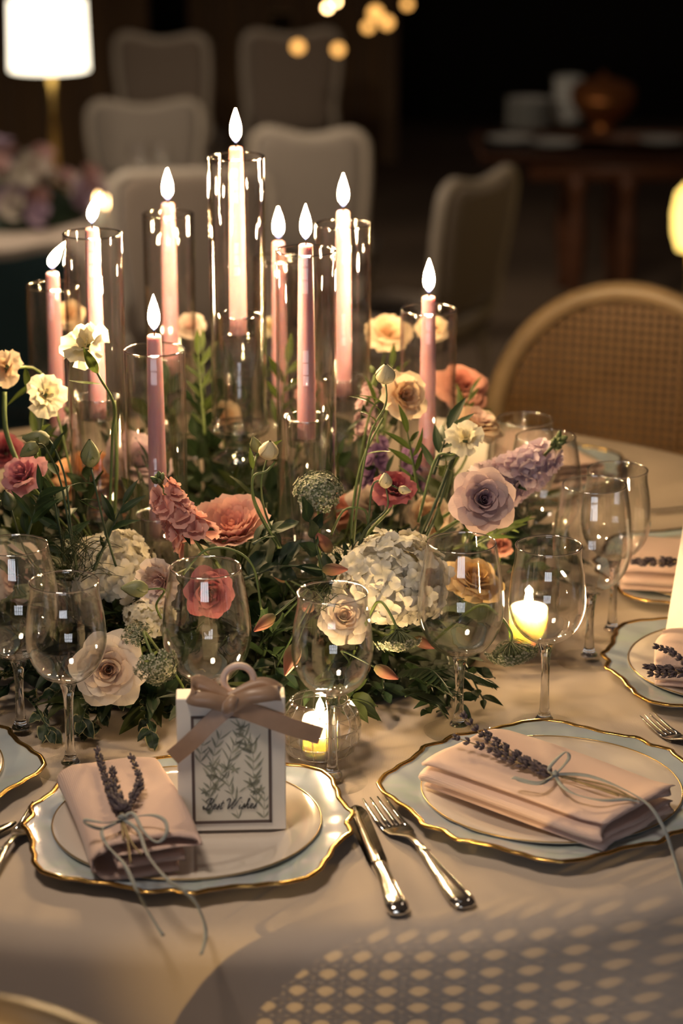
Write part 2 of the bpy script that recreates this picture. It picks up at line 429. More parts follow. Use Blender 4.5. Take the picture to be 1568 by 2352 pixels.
b.inputs['Thin Film Thickness'].default_value = 420; b.inputs['Thin Film IOR'].default_value = 1.6
m_gold = mat_simple('gilt_edge', (0.72, 0.45, 0.14), 0.22, 1.0, var=0.25, vscale=60)
m_china = mat_simple('ivory_china', (0.74, 0.66, 0.585), 0.12, coat=0.7, spec=0.5)
m_goldline = mat_simple('plate_gold_line', (0.42, 0.29, 0.12), 0.3, 0.8)

CTRL = [(0, .1745), (6, .171), (14, .162), (24, .1550), (32, .1565), (37, .1615), (41, .1585), (45, .1535)]
def charger_r(a):
    a = abs(((math.degrees(a) + 45) % 90) - 45)
    for (a0, r0), (a1, r1) in zip(CTRL, CTRL[1:]):
        if a <= a1:
            t = (a - a0) / (a1 - a0); t = t * t * (3 - 2 * t) if a1 not in (40, 45, 6) else t
            return r0 + (r1 - r0) * t
    return CTRL[-1][1]
NCH = 180
CH_H = [(0.0, 0.004), (0.55, 0.004), (0.62, 0.005), (0.72, 0.009), (0.86, 0.0135), (0.97, 0.0155)]
def charger_mesh():
    mb = MB(); vs = []; fs = []; rows = []
    prof = [(0.52, 0.0), (0.60, 0.0), (0.72, 0.0045), (0.88, 0.0095), (0.985, 0.013), (0.99, 0.0155)] + [(k, z) for k, z in reversed(CH_H)]
    for k, z in prof:
        row = []
        for i in range(NCH):
            a = 2 * math.pi * i / NCH; rr = lerp(0.163, charger_r(a), smoothstep(0.5, 0.95, k)) * k
            row.append(len(vs)); vs.append((rr * math.cos(a), rr * math.sin(a), z))
        rows.append(row)
    for r0, r1 in zip(rows, rows[1:]):
        for i in range(NCH):
            j = (i + 1) % NCH; fs.append((r0[i], r0[j], r1[j], r1[i]))
    fs.append(tuple(rows[0][::-1]))
    mb.add(vs, fs); return mb.mesh('charger')
def edge_mesh():
    pts = []
    for i in range(NCH):
        a = 2 * math.pi * i / NCH; r = charger_r(a) * 0.985; pts.append((r * math.cos(a), r * math.sin(a), 0.0155))
    return MB().tube(pts, 0.0030, 8, closed=True, flat=0.55).mesh('charger_edge')
me_charger, me_edge = charger_mesh(), edge_mesh()
PLATE_PROF = [(0, 0.001), (0.080, 0.001), (0.084, 0.0), (0.088, 0.002), (0.112, 0.0058), (0.129, 0.0090), (0.1305, 0.0100), (0.129, 0.0107), (0.112, 0.0084), (0.092, 0.0056), (0.084, 0.0042), (0, 0.0040)]
me_plate = MB().lathe(PLATE_PROF, 96).mesh('plate')
me_pline = MB().tube([(0.1296 * math.cos(2 * math.pi * i / 96), 0.1296 * math.sin(2 * math.pi * i / 96), 0.0107) for i in range(96)], 0.0008, 6, closed=True).mesh('plate_line')

SET = [  # x, y, charger turn, words
    (-0.474, 2.262, R(2), 'set alone beside the fork and broad-bladed knife'),
    (-0.147, 2.137, R(42), 'holding the Best Wishes box'),
    (0.209, 2.215, R(-2), 'under the slantwise napkin with trailing cord'),
    (0.455, 2.562, R(45), 'under the ruffled napkin and pale box'),
    (0.478, 2.895, R(44), 'nearest the far cane chair'),
    (0.245, 3.345, R(20), 'across the table behind the lavender rose'),
]
PLATE_TOP = TZ + 0.004 + 0.004
for i, (x, y, rz, words) in enumerate(SET):
    wl = words
    c = thing('charger_plate', 'pearly blue scalloped charger with gilt edge ' + wl, 'charger', (x, y, TZ), rz, 'scalloped chargers')
    obj('dish', me_charger, m_pearl, c); obj('gilt_rim', me_edge, m_gold, c)
    p = thing('dinner_plate', 'ivory dinner plate with fine gold line ' + wl, 'plate', (x + (0.0 if i != 1 else -0.002), y, TZ + 0.0042), 0, 'ivory dinner plates')
    obj('dish', me_plate, m_china, p); obj('gold_line', me_pline, m_goldline, p)

# ================================================================== napkins
m_napkin2 = mat_weave('napkin_linen_obj', (0.82, 0.60, 0.51), 620, 0.7, 0.8, col2=(0.78, 0.555, 0.47), sheen=0.2)
def napkin(label, loc, rz, W, L, layers=4, gap=0.0085, th=0.0019, curl=1.0, seed=0, group='linen napkins', droop=0.0, big_fold=False):
    """strip of linen folded to and fro; the fold section is seen at the ends. width along x, length along y"""
    rnd = random.Random(seed)
    cl = []
    for k in range(layers):
        z = th + k * gap
        ins = rnd.uniform(0.0, 0.010) if 0 < k < layers - 1 else 0.0
        xs = [(-W / 2 + 0.004 + ins * 0.6) + (W - 0.008 - ins) * t / 10 for t in range(11)]
        if k % 2: xs = xs[::-1]
        for q, x in enumerate(xs):
            s = x / (W / 2)
            bul = (1 - s * s) * (0.0018 + 0.0012 * k)
            cl.append((x, z + bul + rnd.uniform(-.0004, .0004)))
        if k < layers - 1:
            xe = xs[-1]; sg = 1 if xe > 0 else -1
            for a in (-50, -15, 15, 50):
                cl.append((xe + sg * gap * (0.55 + 0.5 * curl * rnd.random()) * math.cos(R(a)), z + gap / 2 + gap * 0.52 * math.sin(R(a))))
    if big_fold:      # closed book fold: one wide round fold holds the plies at the -x side
        Hh = th + (layers - 1) * gap; cl = []; x0, x1 = -W / 2 + Hh / 2, W / 2 - 0.004
        bul = lambda x, k: (1 - (2 * x / W) ** 2) * 0.0022 * k
        cl += [(lerp(x1 - .006, x0, t / 10), th) for t in range(11)]
        cl += [(x0 - Hh / 2 * math.sin(R(a)), th + Hh / 2 - Hh / 2 * math.cos(R(a))) for a in (20, 45, 70, 95, 120, 145, 165)]
        cl += [(lerp(x0, x1 + .004, t / 12), th + Hh + bul(lerp(x0, x1, t / 12), 1.6)) for t in range(13)]
        zt1 = th + Hh - gap; r_ = gap * .62
        cl += [(x1 + .004 + r_ * math.sin(R(a)), zt1 + gap / 2 + r_ * math.cos(R(a))) for a in (30, 65, 100, 135, 160)]
        cl += [(lerp(x1, x0 + .012, t / 10), zt1 + bul(lerp(x1, x0, t / 10), 1.0) - .0004) for t in range(11)]
        zi = zt1 - gap; cl += [(x0 + .011 - gap * .5 * math.sin(R(a)), zt1 - gap / 2 + gap / 2 * math.cos(R(a))) for a in (30, 90, 150)]
        cl += [(lerp(x0 + .012, x1 - .003, t / 10), zi + bul(lerp(x0, x1, t / 10), .5)) for t in range(11)]
    # top layer's loose end curls under
    n = len(cl); up = []; dn = []
    for i, (x, z) in enumerate(cl):
        x0, z0 = cl[max(0, i - 1)]; x1, z1 = cl[min(n - 1, i + 1)]
        tx, tz = x1 - x0, z1 - z0; l = math.hypot(tx, tz) or 1
        nx, nz = -tz / l, tx / l
        up.append((x + nx * th / 2, z + nz * th / 2)); dn.append((x - nx * th / 2, z - nz * th / 2))
    sec = up + dn[::-1]
    ny = 26; ph = rnd.random() * 6
    def frame(i, a, b):
        t = i / (ny - 1); y = (t - 0.5) * L
        lift = 1 + 0.10 * math.sin(3.1 * t + ph) + (0.12 if t < 0.12 else 0) * (0.12 - t) / 0.12
        wid = 1 + 0.02 * math.sin(5 * t + ph)
        e = 0.0
        if t > 0.9 : e = -(t - 0.9) ** 2 * 0.35 * (b / 0.03)
        sx = 0.003 * math.sin(4 * t + ph + b * 60)
        return (a * wid + sx, y + 0.0025 * math.sin(a * 70 + ph) + (0.006 * math.sin(b * 420 + ph) if t < 0.5 else 0) * (1 - 2 * t if t < .5 else 0), b * lift + e + droop * (abs(t - .5) * 2) ** 3)
    me = MB().extrude(sec, list(range(ny)), frame)
    for e in (0, ny - 1):      # close the ends ply by ply
        base = e * len(sec); m = len(up)
        me.f += [(base + i, base + i + 1, base + len(sec) - 2 - i, base + len(sec) - 1 - i) for i in range(m - 1)]; me.mi += [0] * (m - 1)
    o = obj('linen_napkin', fixn(me.mesh('napkin')), m_napkin2)
    o.location = loc; o.rotation_euler = (0, 0, rz)
    tag(o, label, 'napkin', group); return o

NZ = TZ + 0.0149
napkin('pink linen napkin across the table behind the lilac stock', (0.285, 3.335, NZ), R(25), 0.10, 0.20, 4, 0.0078, th=0.003, curl=1.2, seed=9)
# ------ napkin on the middle plate: pixels of its four corners give its place
A = T(188, 1972, 0.79); B = T(464, 1945, 0.79); C_ = T(372, 1752, 0.79); D_ = T(120, 1785, 0.79)
ctr = (A + B + C_ + D_) / 4; ax = ((C_ + D_) / 2 - (A + B) / 2)
NAP2 = dict(loc=(ctr.x, ctr.y, NZ), rz=math.atan2(ax.y, ax.x) - math.pi / 2, L=ax.length, W=((B - A).length + (C_ - D_).length) / 2 * 0.85)
napkin('pink linen napkin folded thick, topped with lavender in a silver-grey bow, beside the boxed favour', NAP2['loc'], NAP2['rz'], NAP2['W'], NAP2['L'], 4, 0.0085, th=0.0034, curl=1.2, seed=3, big_fold=True)
# ------ napkin on the plate with the trailing cord
A = T(1372, 1898, 0.785); B = T(1556, 1834, 0.785); C_ = T(1105, 1700, 0.785); D_ = T(1010, 1760, 0.785)
ctr = (A + B + C_ + D_) / 4; ax = ((C_ + D_) / 2 - (A + B) / 2)
NAP3 = dict(loc=(ctr.x, ctr.y, NZ), rz=math.atan2(ax.y, ax.x) - math.pi / 2, L=ax.length * 1.0, W=0.125)
napkin('pink linen napkin laid slantwise on its plate under lavender with a long trailing cord', NAP3['loc'], NAP3['rz'], NAP3['W'], NAP3['L'], 4, 0.0080, th=0.0030, curl=1.0, seed=11)
napkin('pink linen napkin with ruffled folded end in front of the pale standing favour box', (0.468, 2.510, NZ), R(78), 0.105, 0.235, 5, 0.0078, th=0.0030, curl=1.4, seed=5)
napkin('pink linen napkin on the plate nearest the cane oval-backed chair', (0.464, 2.838, NZ), R(82), 0.115, 0.23, 5, 0.0078, th=0.0030, curl=1.2, seed=8)
# ================================================================== lavender bunches with grey cord
m_lav = mat_simple('lavender_buds', (0.105, 0.080, 0.098), 0.8, var=0.5, vscale=300)
m_lavstem = mat_simple('dried_stem', (0.30, 0.22, 0.11), 0.7, var=0.3, vscale=90)
m_cord = mat_simple('grey_velvet_cord', (0.26, 0.28, 0.28), 0.75, sheen=0.2)
def lav_spike(path, seed, n=16, r0=0.0042):
    rnd = random.Random(seed); mb = MB(); pts = catmull(path, 8); m = len(pts)
    for k in range(n):
        t = k / (n - 1); i = min(m - 2, int(t * (m - 1))); p = pts[i]; d = (pts[i + 1] - pts[i]).normalized()
        if rnd.random() < 0.12 and 0 < t < 0.6: continue
        sz = r0 * (1.1 - 0.5 * t) * rnd.uniform(.85, 1.2)
        for w in range(5):
            a = w * 1.2566 + rnd.random(); s = d.orthogonal().normalized(); q = d.cross(s)
            rad = (s * math.cos(a) + q * math.sin(a)); tip = p + rad * sz * 1.15 + d * sz * 1.5
            b0 = p + rad * sz * 0.25 - d * sz * 0.2
            mid = (b0 + tip) / 2 + rad * sz * 0.2
            mb.tube([b0, mid, tip], [sz * 0.22, sz * 0.46, sz * 0.10], 5)
    return mb
def flat_cord(path, w, th=0.0007, twist=0.0, n=6):
    """narrow velvet ribbon lying on its path"""
    pts = catmull(path, n); m = len(pts); mb = MB(); vs = []; fs = []
    for i, p in enumerate(pts):
        t = (pts[min(i + 1, m - 1)] - pts[max(0, i - 1)]).normalized()
        up = Vector((0, 0, 1)); s = t.cross(up); s = s.normalized() if s.length > 0.05 else Vector((1, 0, 0))
        q = Matrix.Rotation(twist * math.sin(i * 0.35), 3, t) @ s; nrm = t.cross(q)
        for a, b_ in ((-1, -1), (1, -1), (1, 1), (-1, 1)): vs.append(p + q * a * w / 2 + nrm * b_ * th / 2)
    for i in range(m - 1):
        for k in range(4): fs.append((i * 4 + k, i * 4 + (k + 1) % 4, i * 4 + 4 + (k + 1) % 4, i * 4 + 4 + k))
    fs += [(3, 2, 1, 0), tuple((m - 1) * 4 + k for k in range(4))]
    return mb.add(vs, fs)
def loc_path(pts, o): return [Vector(p) - o for p in pts]

def lavender(label, pix_spikes, pix_stems, cords, z, seed, knot):
    base = T(knot[0], knot[1], z + 0.004)
    t = thing('lavender_bunch', label, 'lavender', base, 0, 'lavender bunches on the napkins')
    pt = lambda p: T(p[0], p[1], z + (p[2] if len(p) > 2 else 0.004)) - base
    for i, (sp, n) in enumerate(pix_spikes):
        pp = [pt(p) for p in sp]
        obj('flower_spike', lav_spike(pp, seed + i, n), m_lav, t)
    sm = MB()
    for st in pix_stems: sm.tube(catmull([pt(p) for p in st], 5), 0.0010, 6)
    for sp, n in pix_spikes: sm.tube(catmull([pt(p) for p in sp], 5), 0.0007, 5)
    obj('stems', sm, m_lavstem, t)
    for c, tw in cords:
        obj('cord', flat_cord([pt(p) for p in c], 0.0034, 0.0009, tw), m_cord, t)
    obj('knot', MB().tube([pt((knot[0] - 6, knot[1] - 2, 0.006)), pt((knot[0], knot[1] - 4, 0.009)), pt((knot[0] + 6, knot[1] + 2, 0.006))], [0.0022, 0.0036, 0.0022], 8), m_cord, t)
    return t
zt = NZ + 0.0402
lavender('lavender bunch in a loose silver-grey bow on the napkin beside the boxed favour',
    [([(280, 1862, .006), (250, 1815, .010), (237, 1770, .012), (222, 1718, .014)], 22), ([(284, 1862, .006), (312, 1822, .009), (320, 1790, .011), (300, 1735, .013)], 15), ([(274, 1850, .006), (262, 1800, .010), (258, 1765, .011)], 9), ([(288, 1858), (276, 1842), (262, 1825, .008)], 8)],
    [[(278, 1860), (282, 1890), (292, 1925), (300, 1982)], [(280, 1860), (288, 1900), (305, 1940), (325, 1962)], [(276, 1860), (279, 1890), (283, 1930)]],
    [([(278, 1882, .006), (245, 1890, .014), (195, 1883, .012), (200, 1893, .008), (235, 1903, .006), (278, 1884, .006)], 0.5),
     ([(282, 1880, .006), (305, 1868, .010), (330, 1910, .006), (360, 1934, .005), (382, 1915, .010), (378, 1885, .012), (345, 1872, .010), (288, 1880, .007)], 0.5),
     ([(275, 1888, .006), (235, 1905, .006), (245, 1940, .004), (285, 1985, .003), (312, 2040, -.006), (338, 2090, -.030), (375, 2150, -.046)], 0.6),
     ([(284, 1882, .006), (318, 1910, .005), (340, 1965, .004), (385, 2020, .0), (440, 2062, -.018), (466, 2110, -.036), (472, 2150, -.046), (462, 2192, -.050)], 0.6)],
    zt, 20, (280, 1880))
zt3 = NZ + 0.0352
lavender('lavender bunch tied with a grey cord that trails off the plate, on the slantwise napkin',
    [([(1262, 1776, .004), (1210, 1750, .008), (1160, 1715, .010), (1112, 1682, .014)], 18), ([(1255, 1776, .004), (1180, 1748, .008), (1120, 1720, .012), (1040, 1692, .016)], 15), ([(1250, 1772, .004), (1170, 1735, .009), (1108, 1690, .012), (1062, 1640, .03)], 14), ([(1262, 1778, .004), (1230, 1760, .007), (1195, 1742, .008)], 8)],
    [[(1262, 1776), (1310, 1790), (1380, 1810), (1460, 1836)], [(1262, 1778), (1330, 1790), (1400, 1806), (1455, 1834)], [(1260, 1774), (1340, 1800), (1420, 1828)]],
    [([(1272, 1780, .006), (1260, 1765, .014), (1296, 1728, .022), (1306, 1742, .018), (1280, 1774, .008)], 0.4),
     ([(1272, 1782, .006), (1235, 1796, .010), (1180, 1786, .012), (1190, 1792, .007), (1240, 1800, .006), (1272, 1782, .006)], 0.4),
     ([(1276, 1784, .006), (1290, 1805, .005), (1320, 1824, .004), (1380, 1838, .003), (1440, 1836, .003), (1470, 1842, .003)], 0.4),
     ([(1276, 1778, .007), (1350, 1782, .006), (1430, 1812, .004), (1490, 1850, .002), (1525, 1905, -.012), (1545, 1960, -.028), (1575, 2060, -.044)], 0.5)],
    zt3, 40, (1274, 1780))
lavender('lavender bunch lying on the ruffled napkin before the pale standing favour box',
    [([(1545, 1540, .004), (1520, 1538, .006), (1478, 1530, .010)], 14), ([(1590, 1534, .004), (1545, 1500, .012), (1505, 1484, .016)], 10), ([(1590, 1540, .004), (1545, 1548, .006), (1490, 1548, .007)], 10)],
    [[(1545, 1540), (1620, 1548)]], [([(1600, 1545, .006), (1640, 1560, .006), (1660, 1600, .004)], 0.3)], NZ + 0.0425, 60, (1600, 1545))
lavender('dark lavender bunch on the napkin nearest the cane oval-backed chair',
    [([(1545, 1290, .002), (1490, 1288, .004), (1450, 1291, .004)], 14), ([(1580, 1286, .002), (1520, 1294, .003), (1470, 1294, .004)], 12)],
    [[(1545, 1290), (1640, 1290)]], [], NZ + 0.0435, 80, (1600, 1290))

# ================================================================== favour boxes
m_card = mat_simple('white_card', (0.80, 0.745, 0.67), 0.55, var=0.04, vscale=40)
m_print, nt, out = nt_new('watercolour_paper')
b = nd(nt, 'ShaderNodeBsdfPrincipled'); b.inputs['Roughness'].default_value = 0.45; nt.links.new(b.outputs[0], out.inputs[0])
b.inputs['Base Color'].default_value = (0.76, 0.71, 0.60, 1)      # plain ivory paper
m_frame = mat_simple('print_border', (0.105, 0.072, 0.062), 0.6)
m_ink = mat_simple('grey_green_ink', (0.20, 0.205, 0.16), 0.7, var=0.5, vscale=120, col2=(0.44, 0.43, 0.31))
m_ink2 = mat_simple('black_ink', (0.05, 0.045, 0.04), 0.6)
m_ribbon = mat_simple('brown_satin', (0.36, 0.225, 0.145), 0.38, var=0.15, vscale=60, sheen=0.4)
m_ring = mat_simple('blush_ring', (0.66, 0.50, 0.43), 0.5)

STROKES = {  # simple pen strokes, x to the right, y up, x-height 1
 'B': [[(.2, -.1), (.5, 1.0), (.75, 2.2)], [(-.25, 1.5), (.1, 2.15), (.75, 2.3), (1.25, 2.0), (1.1, 1.45), (.55, 1.15), (1.05, 1.0), (1.2, .5), (.8, .02), (.2, .0), (-.35, .35)], [(-.3, .8), (-.5, .35), (-.2, -.1)]],
 'e': [[(.0, .35), (.45, .6), (.5, .95), (.25, 1.0), (.05, .5), (.2, .05), (.6, .2)]],
 's': [[(.0, .1), (.3, .7), (.4, 1.05), (.5, .5), (.35, .02), (.05, .08)]],
 't': [[(.35, 1.8), (.15, .5), (.25, .02), (.6, .25)], [(-.05, 1.15), (.65, 1.3)]],
 'W': [[(-.5, 1.7), (-.1, 2.2), (.25, 1.9), (.2, .9), (.2, .0), (.75, 1.0), (1.2, 2.1)], [(1.2, 2.1), (.95, .9), (1.0, .0), (1.5, .9), (2.0, 2.2), (2.4, 2.35)]],
 'i': [[(.15, .9), (.05, .25), (.2, .02), (.45, .25)], [(.28, 1.35), (.32, 1.42)]],
 'h': [[(.05, .0), (.3, 1.2), (.5, 2.0), (.3, 2.1), (.15, 1.0), (.05, .1), (.3, .8), (.5, .95), (.5, .4), (.6, .02), (.85, .25)]],
}
ADV = {'B': 1.5, 'e': .72, 's': .66, 't': .7, 'W': 2.35, 'i': .55, 'h': .95}
def ribbon_strip(path, w, th=0.0006, wdir=None, n=8):
    pts = catmull(path, n); m = len(pts); vs = []; fs = []
    wd = [Vector(x) for x in wdir]; k = len(wd) - 1
    for i, p in enumerate(pts):
        tt = i / (m - 1) * k; a = min(k - 1, int(tt)); q = wd[a].lerp(wd[a + 1], tt - a).normalized()
        t = (pts[min(i + 1, m - 1)] - pts[max(0, i - 1)]).normalized(); q = (q - t * q.dot(t)).normalized(); nr = t.cross(q)
        for x, y in ((-1, -1), (0, -1.0), (1, -1), (1, 1), (0, 1.0), (-1, 1)): vs.append(p + q * x * w / 2 + nr * y * th / 2)
    for i in range(m - 1):
        for c in range(6): fs.append((i * 6 + c, i * 6 + (c + 1) % 6, i * 6 + 6 + (c + 1) % 6, i * 6 + 6 + c))
    fs += [(5, 4, 3, 2, 1, 0), tuple((m - 1) * 6 + c for c in range(6))]
    return MB().add(vs, fs)

def favour_box(label, loc, rz, tilt, roll=0.0, W=0.103, H=0.134, D=0.030, detail=True):
    t = thing('favour_box', label, 'gift box', loc, rz, 'favour boxes on the plates')
    t.rotation_euler = (tilt, roll, rz)
    obj('box_body', MB().box((0, 0, H / 2), (W, D, H), bev=0.0008).mesh('box', False), m_card, t)
    y = -D / 2
    pw, ph, pc = W * 0.71, H * 0.795, H * 0.465
    pn = MB(); pn.add([(-pw / 2, y - .0004, pc - ph / 2), (pw / 2, y - .0004, pc - ph / 2), (pw / 2, y - .0004, pc + ph / 2), (-pw / 2, y - .0004, pc + ph / 2)], [(0, 1, 2, 3)], [(0, 0), (1, 0), (1, 1), (0, 1)])
    pn.box((0, y - .0001, pc), (pw, .0004, ph))
    panel = obj('printed_panel', pn.mesh('panel', False), m_print, t); panel['label'] = 'grey leaf print on ivory paper'
    bd = MB(); e = 0.0028
    for s in (-1, 1):
        bd.box((s * (pw / 2), y - .0006, pc), (e, .0008, ph + e)); bd.box((0, y - .0006, pc + s * ph / 2), (pw + e, .0008, e))
    obj('print_border', bd.mesh('border', False), m_frame, panel)
    rnd = random.Random(4); lf = MB()
    def leaf2(x, z, a, l, w):
        n = 6; vs = []
        for k in range(n + 1):
            s = k / n; ww = w * math.sin(math.pi * min(1, s * 0.96 + .02)) ** 0.9 * (1 - .35 * s); bx = l * s; bz = l * 0.14 * s * s
            for sg in (-1, 1):
                lx, lz = bx, bz + sg * ww
                X = x + lx * math.cos(a) - lz * math.sin(a); Z = z + lx * math.sin(a) + lz * math.cos(a)
                X = min(max(X, -pw / 2 + .002), pw / 2 - .002); Z = min(max(Z, pc - ph / 2 + .002), pc + ph / 2 - .002)
                vs.append((X, y - .00075, Z))
        if all(-.028 < q_[0] < .030 and pc - ph / 2 + .009 < q_[2] < pc - ph / 2 + .026 for q_ in vs): return
        lf.add(vs, [(2 * k, 2 * k + 1, 2 * k + 3, 2 * k + 2) for k in range(n)])
    for sx0, sz0, ln, lean in ((-.022, -.045, .085, .10), (.006, -.05, .06, -.12), (.024, -.035, .075, -.05), (-.004, .0, .052, .2), (-.03, .008, .04, .1), (.018, .016, .034, -.3), (-.015, -.02, .03, .4), (.03, -.05, .03, .1)):
        x, z, a = sx0, pc + sz0, math.pi / 2 - lean
        for k in range(int(ln / .0085)):
            for sg in (-1, 1): leaf2(x, z, a + sg * rnd.uniform(.45, .8), rnd.uniform(.009, .017), rnd.uniform(.0008, .0016))
            leaf2(x, z, a, .0105, .00035)
            x += .0085 * math.cos(a); z += .0085 * math.sin(a); a += rnd.uniform(-.16, .16)
    for bx, bz, sc, fl in ((.010, .020, 1, 1), (-.012, -.008, .9, -1), (.014, -.018, 1.0, 1)):   # little printed birds
        leaf2(bx, pc + bz, .35 * fl + (math.pi if fl < 0 else 0), .014 * sc, .0028); leaf2(bx, pc + bz, math.pi + .5 * fl, .009, .0009); leaf2(bx + .004 * fl, pc + bz + .002, 1.6, .008, .0016)
    for _ in range(10):
        fx, fz = rnd.uniform(-.03, .03), pc + rnd.uniform(-.045, .045)
        for k in range(5): leaf2(fx, fz, k * 1.257 + rnd.random(), .0055, .0013)
    obj('printed_leaves', lf.mesh('print', False), m_ink, panel)
    # "Best Wishes"
    wr = MB(); x = -0.0262; s = 0.0048
    for ch in 'Best Wishes':
        if ch == ' ': x += .75 * s; continue
        for st in STROKES[ch]:
            pts = [(x + (a + .30 * b_) * s, y - .0010, pc - ph / 2 + .0135 + b_ * s) for a, b_ in st]
            wr.tube(catmull(pts, 5), [.00026 + .00030 * abs(math.sin(i * .5)) for i in range(5 * (len(pts) - 1) + 1)], 5)
        x += (ADV[ch]) * s
    obj('best_wishes_lettering', wr.mesh('lettering'), m_ink2, panel)
    # ring handle and bow
    kz = H - 0.001
    ring = [(0.008 + 0.0142 * math.cos(a), 0.0, H + 0.013 + 0.0142 * math.sin(a)) for a in [2 * math.pi * i / 28 for i in range(28)]]
    obj('ring_handle', MB().tube(ring, 0.0034, 10, closed=True), m_ring, t)
    f = y - 0.0022; Z = Vector((0, 0, 1))
    bow = obj('bow_knot', MB().tube([(-.006, f, kz - .012), (-.001, f - .004, kz - .004), (.004, f - .002, kz + .005)], [.004, .0068, .004], 10), m_ribbon, t)
    kn = Vector((-.001, f, kz - .006))
    w = 0.0165
    tl = [kn, kn + Vector((-.020, -.003, -.017)), kn + Vector((-.036, -.004, -.033)), kn + Vector((-.055, -.002, -.050))]
    trr = [kn, kn + Vector((.026, -.005, -.008)), kn + Vector((.056, -.005, -.020)), kn + Vector((.086, -.002, -.031))]
    obj('ribbon_tail', ribbon_strip(tl, w, wdir=[(-.6, .1, .8), (-.65, .1, .75), (-.65, 0, .75)]).mesh('tail', False), m_ribbon, bow)
    obj('ribbon_tail', ribbon_strip(trr, w * 1.05, wdir=[(.3, -.1, .95), (.3, .05, .95), (.35, 0, .93)]).mesh('tail', False), m_ribbon, bow)
    ll = [kn, kn + Vector((-.018, -.004, .007)), kn + Vector((-.036, -.002, .011)), kn + Vector((-.030, .012, .020)), kn + Vector((-.014, .010, .012)), kn + Vector((.0, .004, .002))]
    rl = [kn, kn + Vector((.018, -.005, .010)), kn + Vector((.040, -.003, .013)), kn + Vector((.047, .007, .010)), kn + Vector((.030, .013, .016)), kn + Vector((.0, .004, .004))]
    obj('ribbon_loop', ribbon_strip(ll, w * .9, wdir=[(.2, .1, .97), (.3, .3, .9), (0.2, .5, .85), (0, .2, .97)]), m_ribbon, bow)
    obj('ribbon_loop', ribbon_strip(rl, w * .9, wdir=[(-.2, .1, .97), (-.2, .4, .9), (-.2, .6, .8), (0, .2, .97)]), m_ribbon, bow)
    return t
bx = T(527, 1908, TZ + 0.0125)
favour_box('white favour box printed Best Wishes with brown satin bow and ring, beside the folded napkin', (bx.x + 0.002, bx.y + 0.017, TZ + 0.0112), R(3), R(-2.5))
bx4 = T(1652, 1535, TZ + 0.04)
favour_box('pale favour box standing behind the ruffled napkin, only its edge lit', (0.424, 2.628, TZ + 0.0212), R(30), R(-3), R(11))

tcd = thing('tent_card', 'white folded card standing across the table behind the lavender rose', 'card', (0.172, 3.30, TZ + 0.0152), R(-28))
for sg in (-1, 1):
    obj('card_panel', MB().box((0, 0, 0.040), (0.085, 0.0012, 0.080)).mesh('card', False), m_card, tcd, Matrix.Translation((0, sg * 0.019, 0)) @ Matrix.Rotation(R(13) * sg, 4, 'X'))

# ================================================================== cutlery
m_silver = mat_simple('polished_silver', (0.72, 0.69, 0.64), 0.14, 1.0)
def loft(secs, n=12):
    """secs: (y, z, half width, half thickness)"""
    mb = MB(); vs = []; fs = []
    for y, z, w, h in secs:
        for k in range(n):
            a = 2 * math.pi * k / n; ca, sa = math.cos(a), math.sin(a)
            vs.append((w * math.copysign(abs(ca) ** 0.8, ca), y, z + h * sa))
    m = len(secs)
    for i in range(m - 1):
        for k in range(n): fs.append((i * n + k, i * n + (k + 1) % n, (i + 1) * n + (k + 1) % n, (i + 1) * n + k))
    fs += [tuple(range(n - 1, -1, -1)), tuple((m - 1) * n + k for k in range(n))]
    return mb.add(vs, fs)
def fork(label, tip, end):
    d = tip - end; L = d.length; k = L / 0.205
    t = thing('dinner_fork', label, 'fork', (end.x, end.y, TZ), math.atan2(d.y, d.x) - math.pi / 2, 'silver forks')
    h = loft([(0.000, .0046, .0045, .0012), (0.003, .0052, .0088, .0030), (0.012, .0056, .0108, .0036), (0.030, .0062, .0092, .0034), (0.060, .0082, .0060, .0028), (0.085, .0110, .0038, .0024), (0.105, .0125, .0028, .0022), (0.120, .0112, .0030, .0019), (0.131, .0080, .0068, .0014), (0.140, .0052, .0112, .0012), (0.150, .0038, .0124, .0011), (0.157, .0034, .0124, .0010)], 14)
    hd = obj('handle', h, m_silver, t)
    rg = MB()
    for s in (-1, 1):
        rg.tube([(s * .0026, .004, .0078), (s * .0075, .012, .0085), (s * .0070, .03, .0088), (s * .0044, .06, .0102), (s * .0026, .085, .0126), (s * .0018, .10, .0140)], .0008, 6)
    rg.tube([(-.0046, .088, .0128), (0, .090, .0142), (.0046, .088, .0128)], .0009, 6)
    obj('thread_border', rg, m_silver, hd)
    for i in range(4):
        x = (i - 1.5) * .0068
        tn = MB().tube([(x, .152, .0034), (x * .99, .170, .0040), (x * .97, .190, .0066), (x * .95, .205, .0098)], [.0022, .0019, .0016, .0007], 8, flat=.55)
        obj('tine', tn, m_silver, t)
    t.scale = (k, k, 1)
    return t
